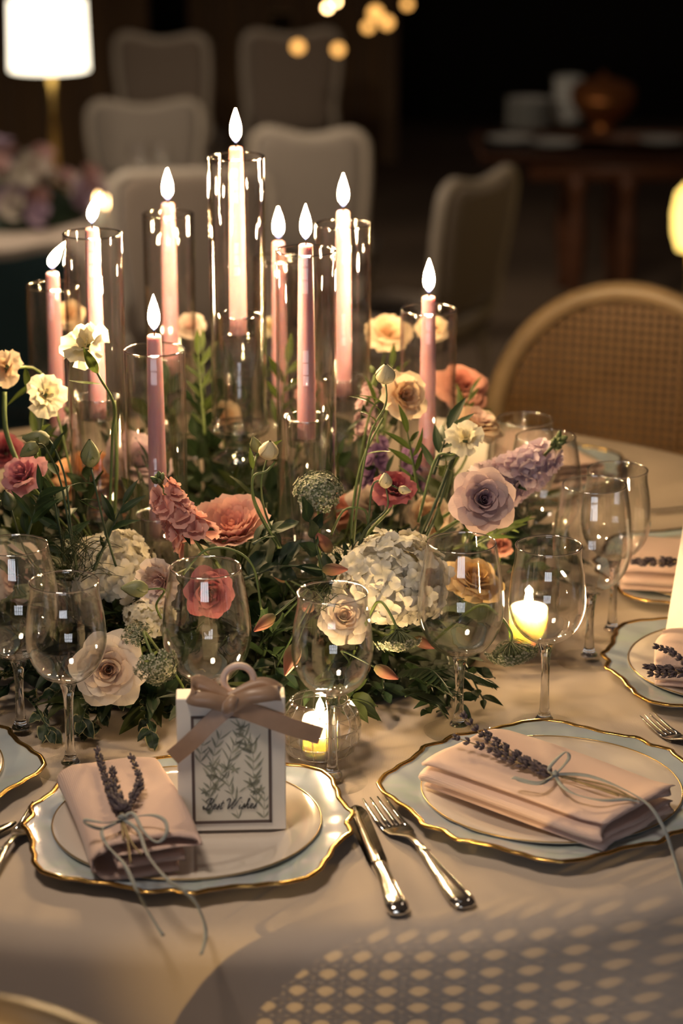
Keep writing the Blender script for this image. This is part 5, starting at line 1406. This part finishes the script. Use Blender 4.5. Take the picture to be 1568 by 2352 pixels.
B('lisianthus', 'pink flower behind the glass candlestick over the peach rose', 'lisianthus', 'lisi', pink, 718, 905, 3.15, 78, (.1, -.7, .5), 25)
B('lisianthus', 'wine red flower beside the pink rose at the arrangement edge', 'lisianthus', 'lisi', deep, 12, 1035, 2.95, 90, (.1, -.7, .5), 26)
B('lisianthus', 'salmon flower low behind the frilly umbel', 'lisianthus', 'lisi', dusty, 770, 1170, 2.92, 95, (.1, -.7, .6), 27)
B('lisianthus', 'peach flower low between the two back candlesticks', 'lisianthus', 'peony', peachl, 520, 960, 3.2, 90, (.1, -.7, .6), 28)
B('lisianthus', 'red orange flower low behind the large glass by the hydrangea', 'lisianthus', 'lisi', dusty, 1150, 1250, 2.86, 60, (.2, -.5, .8), 29)
B('rose', 'white rose low behind the deep red lisianthus', 'rose', 'rose', [blush[2], palep[1]], 850, 1150, 2.9, 95, (.1, -.6, .7), 30)
B('rose', 'pale peach rose tucked behind the candlestick base by the honey rose', 'rose', 'garden', peachl, 985, 1190, 2.86, 110, (.1, -.7, .6), 31)

# ---- hydrangeas
m_hyd = mp('hydrangea_white', (.76, .70, .52), (.90, .85, .75), trans=.3, var=.14)
m_hydc = mat_simple('hydrangea_eye', (.62, .60, .36), .6)
def hyd_floret(seed):
    rnd = random.Random(seed); mb = MB()
    for k in range(4):
        a = k * 1.5708 + rnd.uniform(-.1, .1); w = rnd.uniform(.46, .56)
        def fn(u, v, a=a, w=w):
            s = 2 * u - 1; l = v; hw = w * math.sin(math.pi * (v * .82 + .06)) ** .8
            x, y, z = l, s * hw, .16 * math.sin(v * 3.14) - .10 * (1 - abs(s)) * v + .22 * v * v * (1 if seed % 2 else -.6) + .09 * math.sin(4 * s + seed + v * 3) * v
            return (x * math.cos(a) - y * math.sin(a), x * math.sin(a) + y * math.cos(a), z + (k % 2) * .03)
        mb.grid(fn, 4, 4)
    me = mb.mesh('floret'); me.materials.append(m_hyd); return me
HF = [hyd_floret(s) for s in range(5)]
def hydrangea(label, px, py, d, dia, n, seed, squash=.85, face=(0, -.6, .8)):
    rnd = random.Random(seed); d = free_depth(px, py, d, dia, k=.85); c = P(px, py, d); r = dia / 2 * d / FPX
    f, way = plan_stem(foot_for(c, .75), c - Vector((0, 0, r * .4)), (0, 0, 1)); SPH.append((c, r * 1.12)); REG.append((c, short(label)))
    t = thing('hydrangea', label, 'hydrangea', f, 0, 'white hydrangea heads')
    core = MB().lathe([(0.001, -r * .6), (r * .55, -r * .45), (r * .72, 0), (r * .5, r * .5 * squash), (0.001, r * .68 * squash)], 14)
    obj('core', core, m_hydc, t, Matrix.Translation(c - f))
    for k in range(n):
        z = 1 - 1.55 * (k + .5) / n; a = k * 2.39996; q = math.sqrt(max(0, 1 - z * z))
        nrm = Vector((q * math.cos(a), q * math.sin(a), z))
        rr = r * rnd.uniform(.78, 1.02); p = Vector((nrm.x * rr, nrm.y * rr, nrm.z * rr * squash))
        fs_ = rnd.uniform(.8, 1.25) * r * .21
        obj('floret', rnd.choice(HF), None, t, align(nrm + Vector((rnd.uniform(-.5, .5), rnd.uniform(-.5, .5), rnd.uniform(-.4, .5))), c - f + p, rnd.random() * 6, fs_))
    stem_to(t, way, .003, m_stem)
hydrangea('large white hydrangea head beside the big wine glass and red lisianthus', 898, 1342, 2.62, 250, 170, 51, .95)
hydrangea('white hydrangea head under the closed green bud', 264, 1310, 2.68, 196, 105, 52, .95)
hydrangea('white hydrangea head low behind the pale pink lisianthus', 345, 1420, 2.66, 120, 70, 54, .8)
hydrangea('small white hydrangea head behind the bronze alstroemeria', 790, 1300, 2.76, 120, 70, 53, .8)
hydrangea('white hydrangea head behind the coral stock and low candle', 414, 1262, 2.84, 130, 70, 55, .8)

# ---- stocks
def stock_floret(mat, seed):
    rnd = random.Random(seed); mb = MB()
    for ring, (n, tilt) in enumerate(((4, .35), (3, .95))):
        for k in range(n):
            a = k * 6.283 / n + ring * .6
            def fn(u, v, a=a, tilt=tilt, k=k):
                s = 2 * u - 1; hw = .55 * math.sin(math.pi * (v * .78 + .05)) ** .8; l = v * (1 - .25 * ring)
                x, y, z = l * math.cos(tilt), s * hw, l * math.sin(tilt) - .15 * v * v + .09 * math.sin(6 * s + k) * v
                return (x * math.cos(a) - y * math.sin(a), x * math.sin(a) + y * math.cos(a), z)
            mb.grid(fn, 4, 4)
    me = mb.mesh('floret'); me.materials.append(mat); return me
me_bud = MB().lathe([(0, 0), (.22, .12), (.32, .42), (.24, .75), (.08, .98), (0, 1.02)], 10).mesh('bud')
def stock(label, pix, d, width, n, colr, seed, tipbuds=8, d2=None, foot=None, leaves=True):
    """pix: points along the flower spike from below to its tip"""
    rnd = random.Random(seed); k = len(pix) // 2
    d = free_depth((pix[0][0] + pix[-1][0]) / 2, (pix[0][1] + pix[-1][1]) / 2, d, max(width, math.hypot(pix[0][0] - pix[-1][0], pix[0][1] - pix[-1][1])) * .95); d2 = d
    pts = [P(x, y, lerp(d, d2, i / (len(pix) - 1))) for i, (x, y) in enumerate(pix)]
    f, way = plan_stem(foot if foot is not None else foot_for(pts[0], .7), pts[0], pts[1] - pts[0])
    for p in pts: SPH.append((p, width / 2 * d / FPX * .9))
    REG.append((pts[1], short(label)))
    t = thing('stock_flower', label, 'stock', f, 0, 'stock flower spikes')
    path = catmull(pts, 8); fm = [stock_floret(colr, seed * 7 + j) for j in range(3)]
    obj('stem', MB().tube(catmull([p - f for p in way[:-1]] + [p - f for p in pts], 5), .0020, 7), m_stem, t)
    r = width / 2 * d / FPX
    for k in range(n):
        s = k / n * .86; i = min(len(path) - 2, int(s * (len(path) - 1))); p = path[i]; tt = (path[i + 1] - path[i]).normalized(); o1 = tt.orthogonal().normalized()
        q = Matrix.Rotation(k * 2.4 + rnd.uniform(-.3, .3), 3, tt) @ o1; nr = (q + tt * .45).normalized(); w = r * (1.0 - .35 * s)
        obj('floret', rnd.choice(fm), None, t, align(nr, p - f + q * w * .55, rnd.random() * 6, w * rnd.uniform(.55, .72)))
    bm_ = me_bud.copy(); bm_.materials.clear(); bm_.materials.append(m_sepal)
    for k in range(tipbuds):
        i = len(path) - 1 - int(k / tipbuds * len(path) * .16); p = path[i]; tt = (path[-1] - path[-3]).normalized(); q = Matrix.Rotation(k * 2.4, 3, tt) @ tt.orthogonal().normalized()
        obj('bud', bm_, None, t, align(tt + q * .8, p - f + q * .002, 0, rnd.uniform(.007, .011)))
    if leaves:
        for k in range(3):
            i = int(len(path) * .1 * (k + 1)); q = Vector((rnd.uniform(-1, 1), rnd.uniform(-1, 0), rnd.uniform(-.6, .3))).normalized()
            obj('leaf', rnd.choice(LD), None, t, align(q, path[i] - f, rnd.random(), .035))
coral = mp('coral_stock', (.66, .27, .22), (.78, .44, .38)); violet = mp('violet_stock', (.26, .12, .28), (.42, .26, .46)); lil2 = mp('lilac_stock', (.58, .42, .50), (.76, .62, .68)); pinkst = mp('pink_stock', (.58, .36, .38), (.72, .52, .54))
stock('coral stock flower spike leaning before the low candle glass', [(445, 1235), (410, 1185), (385, 1145), (362, 1100)], 2.56, 120, 19, coral, 61, 9, foot=P(520, 1330, 2.60))
stock('violet stock flower spike beside the deep red lisianthus', [(862, 1110), (866, 1050), (868, 990)], 2.88, 74, 16, violet, 62, 3)
stock('pale pink stock flower spike behind the round cream bud', [(840, 1000), (842, 930), (862, 860)], 2.92, 66, 15, pinkst, 63, 3)
stock('lilac stock flower spike with open green tip reaching past the lavender rose', [(1135, 1120), (1185, 1092), (1232, 1062), (1284, 1010)], 2.74, 145, 26, lil2, 64, 14, foot=Vector((.05, 2.75, TZ + .05)))
stock('small violet stock flower spike behind the arching stems', [(950, 1120), (945, 1060), (940, 1020)], 2.95, 60, 10, violet, 65, 2)
stock('mauve stock flower spike shaded behind the coral one', [(150, 1010), (160, 950)], 3.1, 70, 9, lil2, 66, 2)

# ---- umbels (queen anne's lace)
m_umb = mat_simple('umbel_green', (.13, .16, .075), .7, var=.35, vscale=200); m_umb_w = mat_simple('umbel_pale', (.42, .42, .30), .7, var=.4, vscale=300)
def umbellet(seed):
    rnd = random.Random(seed); mb = MB()
    for k in range(15):
        a = k * 2.4; r = .92 * math.sqrt((k + .5) / 15); x, y = r * math.cos(a), r * math.sin(a)
        mb.tube([(0, 0, -.6), (x * .6, y * .6, -.15), (x, y, 0)], [.03, .03, .04], 4, mi=0)
        n = 6; vs = [(x, y, .06)] + [(x + .21 * math.cos(q * 1.047) * (1 + .3 * (q % 2)), y + .21 * math.sin(q * 1.047) * (1 + .3 * (q % 2)), rnd.uniform(-.02, .10)) for q in range(n)]
        mb.add(vs, [(0, 1 + q, 1 + (q + 1) % n) for q in range(n)], mi=(1 if k % 3 else 0) if r > .5 else 0)
    return mb.mesh('umbellet', False, (m_umb, m_umb_w))
UM = [umbellet(s) for s in range(3)]
def umbel(label, px, py, d, dia, face, n, seed, mid=None, foot=None, dome=.5):
    rnd = random.Random(seed); d = free_depth(px, py, d, dia, k=.8); c = P(px, py, d); r = dia / 2 * d / FPX; face = Vector(face).normalized()
    f, way = plan_stem(foot if foot is not None else foot_for(c, .7), c - face * r * .75, face, mid); SPH.append((c, r))
    t = thing('lace_umbel', label, 'umbel', f, 0, 'green lace umbels')
    M0 = align(face, c - f, 0, 1.0); rays = MB(); hub = Vector((0, 0, -r * .75))
    for k in range(n):
        rr = r * .9 * math.sqrt((k + .4) / n); a = k * 2.39996 + rnd.uniform(-.1, .1); p = Vector((rr * math.cos(a), rr * math.sin(a), -dome * r * (rr / r) ** 2 + rnd.uniform(-.04, .04) * r))
        rays.tube([hub, hub.lerp(p, .5) + Vector((p.x, p.y, 0)) * .12, p], .00042, 4)
        obj('umbellet', UM[k % 3], None, t, M0 @ align((p - hub).normalized(), p, rnd.random() * 6, r * rnd.uniform(.16, .22)))
    for k in range(9):
        a = k * .7; rays.tube([hub, hub + Vector((math.cos(a) * r * .3, math.sin(a) * r * .3, -r * .05)), hub + Vector((math.cos(a) * r * .55, math.sin(a) * r * .55, r * .1))], .0003, 4)
    q = obj('rays', rays, m_umb, t, M0); q['kind'] = 'stuff'
    stem_to(t, way, .0016, m_stem)
umbel('frilly dark green lace umbel standing before the candlestick', 730, 1112, 2.60, 130, (0, -.62, .78), 46, 71, foot=P(735, 1320, 2.64))
umbel('green lace umbel hanging beside the favour box and white rose', 368, 1552, 2.44, 118, (.25, -.75, -.30), 40, 72, dome=.7)
umbel('small pale lace umbel over the white rose', 312, 1446, 2.52, 82, (-.1, -.5, .8), 26, 73)
umbel('flat green lace umbel drooping under the big hydrangea', 918, 1492, 2.50, 120, (.10, -.35, -.90), 40, 74, mid=[P(850, 1410, 2.56), P(872, 1382, 2.53), P(893, 1405, 2.51)], dome=.3)
umbel('green lace umbel hanging over the cloth beside the glowing tumbler', 1180, 1525, 2.62, 138, (.15, -.20, -.95), 46, 75, mid=[P(1090, 1395, 2.66), P(1140, 1408, 2.64), P(1172, 1450, 2.63)], dome=.5)

# ---- buds
m_budg = mat_simple('bud_green', (.24, .25, .12), .5, var=.3, vscale=80, col2=(.16, .17, .07)); m_budc = mat_simple('bud_cream', (.66, .56, .34), .5, var=.2, vscale=60); m_budp = mat_petal('bud_pink', (.09, .085, .03), (.34, .11, .085), trans=.15); m_budd = mat_simple('bud_dark', (.05, .07, .03), .5, var=.3, vscale=60)
def bud(label, px, py, d, h, face, mat, seed, mid=None, foot=None, wide=1.0, smat=None, leaves=None, sep=True, lsize=.03):
    rnd = random.Random(seed); d = free_depth(px, py, d, h, k=.95); c = P(px, py, d); H = h * d / FPX; face = Vector(face).normalized(); org = c - face * H * .5
    f, way = plan_stem(foot if foot is not None else foot_for(c, .7), org, face, mid); SPH.append((c, H * .5))
    t = thing('flower_bud', label, 'bud', f, 0, 'flower buds')
    me = MB()
    for k in range(5):     # overlapping closed petals
        me.grid(lambda u, v, k=k: (lambda a, rr: (rr * math.cos(a), rr * math.sin(a), v))(k * 1.257 + (u - .5) * 2.0 + v * .9, wide * (.04 + .30 * math.sin(math.pi * min(1, (v * .93 + .06)) ** .75) * (1.0 + .10 * (u - .5)))), 4, 6)
    ms = me.mesh('bud'); ms.materials.append(mat)
    bo = obj('bud_petals', ms, None, t, align(face, org - f, rnd.random() * 6, H))
    if sep:
        for k in range(4): obj('sepal', me_sep, None, t, align(face, org - f, 0, 1) @ Matrix.Rotation(k * 1.5708 + .3, 4, 'Z') @ Matrix.Translation((0, H * .13 * wide, 0)) @ Matrix.Rotation(R(-16), 4, 'X') @ Matrix.Scale(H * .62, 4))
    stem_to(t, way, .0012, smat or m_stem, leaves, rnd, lsize)
bud('slim closed green bud on a dark upright stem before the orange rose', 207, 1040, 2.56, 66, (.0, -.15, 1), m_budg, 81, mid=[P(240, 1210, 2.57), P(215, 1100, 2.56)], foot=P(266, 1300, 2.60), smat=m_stem_d, leaves=(LD, (.45, .5, .62)), lsize=.028)
bud('round cream bud with curled sepals on twin curling stems', 617, 1032, 2.58, 46, (.15, -.3, .9), m_budc, 82, mid=[P(610, 1180, 2.60), P(600, 1110, 2.58)], foot=P(650, 1270, 2.62), wide=1.5)
bud('small green bud beside the round cream one on the curling stem', 586, 1020, 2.59, 40, (-.25, -.2, .9), m_budg, 83, mid=[P(585, 1160, 2.60), P(580, 1090, 2.59)], foot=P(640, 1260, 2.62), leaves=(LL, (.75, .9)))
bud('round cream ranunculus bud topping the pale stems beside the apricot lisianthus', 885, 857, 2.62, 48, (.0, -.3, .95), m_budc, 84, mid=[P(822, 1150, 2.64), P(850, 1000, 2.63), P(885, 930, 2.62)], foot=P(808, 1280, 2.66), wide=1.45, leaves=(LL, (.45, .6, .7, .78)), lsize=.04)
bud('pale teardrop bud in front of the deep red lisianthus', 885, 1102, 2.58, 38, (-.05, -.2, 1), m_budc, 85, foot=P(812, 1290, 2.62), smat=m_stem_d, wide=1.2)
bud('small yellow-green bud beside the pale teardrop bud', 930, 1126, 2.58, 30, (.75, -.3, -.1), m_budc, 86, foot=P(830, 1290, 2.62), smat=m_stem_d)
bud('drooping green bud arching over the pink rose', 82, 1008, 2.58, 62, (-.95, -.1, .12), m_budg, 87, mid=[P(165, 1230, 2.60), P(150, 1100, 2.59), P(125, 1030, 2.58)], foot=P(180, 1320, 2.62), smat=m_stem_d, leaves=(LD, (.2, .35)))
bud('drooping green bud just below its arching twin', 66, 1034, 2.57, 50, (-.8, -.1, -.55), m_budg, 88, mid=[P(165, 1250, 2.60), P(140, 1110, 2.59), P(105, 1030, 2.57)], foot=P(178, 1325, 2.62), smat=m_stem_d, leaves=(LD, (.55, .68)))
bud('dark green bud at the arrangement edge under the pink rose', 18, 1148, 2.55, 52, (-.2, -.3, .9), m_budd, 89, smat=m_stem_d, leaves=(LD, (.5, .7)))
bud('folded green bud between the white hydrangea and pale pink lisianthus', 308, 1352, 2.48, 62, (-.95, -.3, .15), m_budg, 90, foot=P(370, 1420, 2.54))
AL = [(606, 1432, 2.52, 62, (-.7, -.5, -.4), 'pink-green alstroemeria bud in dark leaves beside the large wine glass'), (668, 1515, 2.50, 78, (-.35, -.3, -.9), 'long pink-green alstroemeria bud beside the small wine glass'),
      (742, 1245, 2.60, 64, (-.5, -.3, .8), 'bronze pointed alstroemeria bud under the frilly umbel'), (770, 1308, 2.60, 60, (.9, -.3, .1), 'bronze green alstroemeria bud before the small hydrangea'),
      (888, 1546, 2.50, 62, (.85, -.4, -.3), 'pink-bronze alstroemeria bud under the flat drooping umbel'), (640, 1315, 2.62, 70, (-.6, -.4, .6), 'dark red alstroemeria bud in the shade of the peach rose'),
      (975, 1478, 2.56, 56, (.7, -.4, -.2), 'pink alstroemeria bud beside the flat drooping umbel'), (705, 1395, 2.56, 56, (-.3, -.8, .3), 'pink alstroemeria bud seen through the small wine glass rim')]
for i, (x, y, d, h, fc_, lb) in enumerate(AL): bud(lb, x, y, d, h, fc_, m_budp, 100 + i, smat=m_stem_d, sep=False, wide=.72)

# ---- loose arching stems
def arch(label, pts, d, rad=.0013, mat=None):
    d = min((d + sg * k * .015 for k in range(12) for sg in (1, -1)), key=lambda q: 3 * sum(hit(p, .005) for p in catmull([P(x, y, q) for x, y in pts], 7)) + sum(in_bloom(p, .85) for p in catmull([P(x, y, q) for x, y in pts], 7)) + abs(q - d) * 2)
    p = [P(x, y, d) for x, y in pts]; o = obj('bare_stem', MB().tube(catmull([q - p[0] for q in p], 7), rad, 7), mat or m_stem); o.location = p[0]; tag(o, label, 'stem', 'bare arching stems')
arch('pale stem looping back under the round cream bud', [(625, 1230), (585, 1150), (582, 1095), (612, 1082), (632, 1060)], 2.58)
arch('long pale stem arching over the large wine glass behind the favour box', [(420, 1320), (470, 1265), (530, 1262), (580, 1300), (600, 1400)], 2.55)
arch('pale stem rising beside the frilly umbel', [(803, 1290), (812, 1150), (835, 1050), (880, 960)], 2.66)
arch('slim arching stem under the deep red lisianthus', [(760, 1230), (790, 1172), (835, 1170), (845, 1200)], 2.66)
arch('upright green stem behind the low candle glass', [(258, 1230), (268, 1080), (262, 920)], 2.84, .0022)
arch('dark straight stem slanting by the candle near the cane chair', [(940, 1290), (990, 1180), (1035, 1060), (1045, 1010)], 2.72, .0020, m_stem_d)
arch('second dark straight stem slanting beside its twin', [(952, 1290), (1000, 1185), (1030, 1090), (1050, 1030)], 2.74, .0018, m_stem_d)
arch('thick yellow-green stem standing at the arrangement edge', [(48, 1080), (14, 990), (10, 900)], 2.72, .0030, m_stem)

# ---- foliage
rnd = random.Random(99)
for k in range(150):
    a = R(rnd.uniform(-205, 25)); q = rnd.uniform(.45, 1.0)
    if k > 128: a = R(rnd.uniform(25, 155))
    x, y = FC.x + FRX * q * math.cos(a), FC.y + FRY * q * math.sin(a); z = TZ + .02 + .10 * (1 - q * q) * rnd.uniform(.3, 1)
    dr = Vector((math.cos(a) * .8 + rnd.uniform(-.5, .5), math.sin(a) * .8 + rnd.uniform(-.5, .5), rnd.uniform(.15, 1.1)))
    if (Vector((x, y, 0)) - Vector((pv.x, pv.y, 0))).length < .16: continue
    kind = rnd.randrange(3); L = rnd.uniform(.07, .13)
    if (Vector((x, y, 0)) + dr.normalized() * L).y < 2.40: L *= .55
    sprig(Vector((x, y, z)), dr, L, LS[kind], rnd.randrange(6, 9), rnd.uniform(.034, .050), ('dark ruscus sprig', 'deep green leafy sprig', 'olive green leafy sprig')[kind], ('ruscus sprigs', 'deep green sprigs', 'olive sprigs')[kind] + ' in the centrepiece', rnd)
# tall dark leaves filling the heart of the arrangement, between the candlesticks
for k in range(46):
    a = rnd.uniform(0, 6.28); q = .85 * math.sqrt(rnd.random()); x, y = FC.x + .32 * q * math.cos(a), FC.y + .06 + .34 * q * math.sin(a)
    if min((Vector((x, y, 0)) - Vector((c.x, c.y, 0))).length for c in CPOS) < .048: continue
    sprig(Vector((x, y, TZ + .04)), Vector((rnd.uniform(-.35, .35), rnd.uniform(-.35, .35), 1)), rnd.uniform(.10, .19), LS[rnd.randrange(3)], 9, rnd.uniform(.034, .048), 'tall dark leafy sprig', 'tall sprigs in the heart of the centrepiece', rnd, None, .05)
# front skirt of leaves, given by where it lies on the cloth
SK = [(30, 1560), (80, 1600), (40, 1650), (110, 1660), (170, 1620), (215, 1655), (270, 1640), (330, 1655), (380, 1630), (420, 1600), (560, 1560), (600, 1590), (640, 1560), (830, 1570), (850, 1620), (880, 1590), (920, 1610), (960, 1600), (1000, 1590), (1020, 1545), (1050, 1560), (900, 1560), (10, 1520), (300, 1590), (480, 1560), (540, 1520), (700, 1540), (160, 1560)]
for k, (x, y) in enumerate(SK):
    b0 = T(x, y - 55, TZ + .03); dr = Vector((rnd.uniform(-.7, .7), -rnd.uniform(.4, 1), rnd.uniform(-.15, .4)))
    if x < 480: sprig(b0, dr, rnd.uniform(.06, .085), LP, rnd.randrange(8, 11), rnd.uniform(.020, .027), 'pale-edged variegated sprig', 'variegated sprigs along the front', rnd)
    else: sprig(b0, dr, rnd.uniform(.06, .085), LS[k % 2], rnd.randrange(8, 10), rnd.uniform(.026, .036), 'dark broad-leaved sprig spilling forward', 'dark sprigs along the front', rnd)
# fern fronds reaching toward the glasses
me_pin = leaf_mesh(.16, .1, .2).mesh('leaflet'); me_pin.materials.append(m_leafs[0])
for (x0, y0, x1, y1, dz, lb) in ((940, 1560, 1135, 1572, .03, 'dark fern frond pointing at the stem of the large glass by the hydrangea'), (930, 1600, 1028, 1650, .012, 'dark fern frond drooping to the cloth by the slantwise napkin charger'), (940, 1540, 1040, 1598, .05, 'dark fern frond between its two neighbours over the cloth')):
    A = T(x0, y0, TZ + .05); Bp = T(x1, y1, TZ + dz); t = thing('fern_frond', lb, 'fern', A, 0, 'fern fronds')
    pp = catmull([Vector((0, 0, 0)), (Bp - A) * .5 + Vector((0, 0, .015)), Bp - A], 8); obj('stem', MB().tube(pp, .0009, 5), m_stem_d, t)
    for i in range(2, len(pp)):
        tt = (pp[i] - pp[i - 1]).normalized(); sd = tt.cross(Vector((0, 0, 1))).normalized(); s = 1 - i / len(pp)
        for sg in (-1, 1):
            ld = (sd * sg + tt * .5 + Vector((0, 0, -.1))).normalized(); y_ = Vector((0, 0, 1)); y_ = (y_ - ld * y_.dot(ld)).normalized(); x_ = y_.cross(ld)
            sz = .012 + .026 * s
            for _ in range(5):
                if leaf_cost(A + pp[i], ld, sz, x_, t.name) >= 3: sz *= .7
            leaf_note(A + pp[i], ld, sz, x_, t.name); M = Matrix((x_, y_, ld)).transposed().to_4x4() @ Matrix.Scale(sz, 4); M.translation = pp[i]
            obj('leaflet', me_pin, None, t, M)
# wispy dill
for (x, y, d, n, h, lb) in ((175, 1290, 2.60, 60, 110, 'wispy dark green dill tuft beside the white hydrangea'), (745, 1380, 2.58, 26, 70, 'wispy dill tuft above the small wine glass'), (795, 1265, 2.68, 16, 60, 'thin dill tuft behind the bronze buds')):
    c = P(x, y, d); mb = MB(); sc = d / FPX
    for k in range(n):
        a = rnd.uniform(-1.2, 1.2); L = h * sc * rnd.uniform(.5, 1.0); dx = math.sin(a); up = math.cos(a)
        p0 = Vector((rnd.uniform(-.3, .3) * h * sc, rnd.uniform(-.02, .02), rnd.uniform(-.4, .3) * h * sc)); p1 = p0 + Vector((dx * .5, rnd.uniform(-.3, .3), up * .6)) * L; p2 = p1 + Vector((dx * .6 + rnd.uniform(-.2, .2), rnd.uniform(-.3, .3), .25 * up - .25)) * L
        mb.tube(catmull([p0, p1, p2], 4), [.0006, .0006, .0005, .0005, .0004, .0004, .0003, .0003, .0002], 4)
    o = obj('dill_tuft', mb, m_leafs[2]); o.location = c; tag(o, lb, 'dill', None, 'stuff')
# slender leafy stems standing among the blooms
SL = [(150, 1290, 120, 1120, 2.60, LD), (215, 1310, 285, 1145, 2.62, LD), (60, 1240, 95, 1120, 2.58, LD), (735, 1330, 705, 1180, 2.60, LS[1]), (760, 1340, 820, 1235, 2.62, LS[1]), (960, 1130, 935, 985, 2.70, LL), (995, 1090, 1030, 980, 2.72, LD), (470, 1000, 455, 800, 3.05, LL), (490, 1010, 520, 780, 3.2, LL), (640, 1000, 660, 820, 3.1, LL), (880, 1000, 900, 830, 3.05, LL), (1050, 1000, 1080, 900, 3.05, LL), (250, 1200, 240, 1000, 2.9, LL), (1090, 1250, 1170, 1210, 2.75, LL), (1100, 1290, 1190, 1275, 2.76, LL), (700, 1000, 690, 860, 3.1, LL), (580, 1250, 640, 1215, 2.60, LS[0]), (560, 1330, 660, 1290, 2.60, LS[1])]
for k, (x0, y0, x1, y1, d, ms) in enumerate(SL):
    A = P(x0, y0, d); Bp = P(x1, y1, d); v = Bp - A
    light = ms is LL
    sprig(A, v, v.length, ms, 7, rnd.uniform(.03, .042), 'light green leafy stem' if light else 'slender dark leafy stem', ('light' if light else 'dark') + ' upright leafy stems', rnd, m_stem if light else m_stem_d, .05)
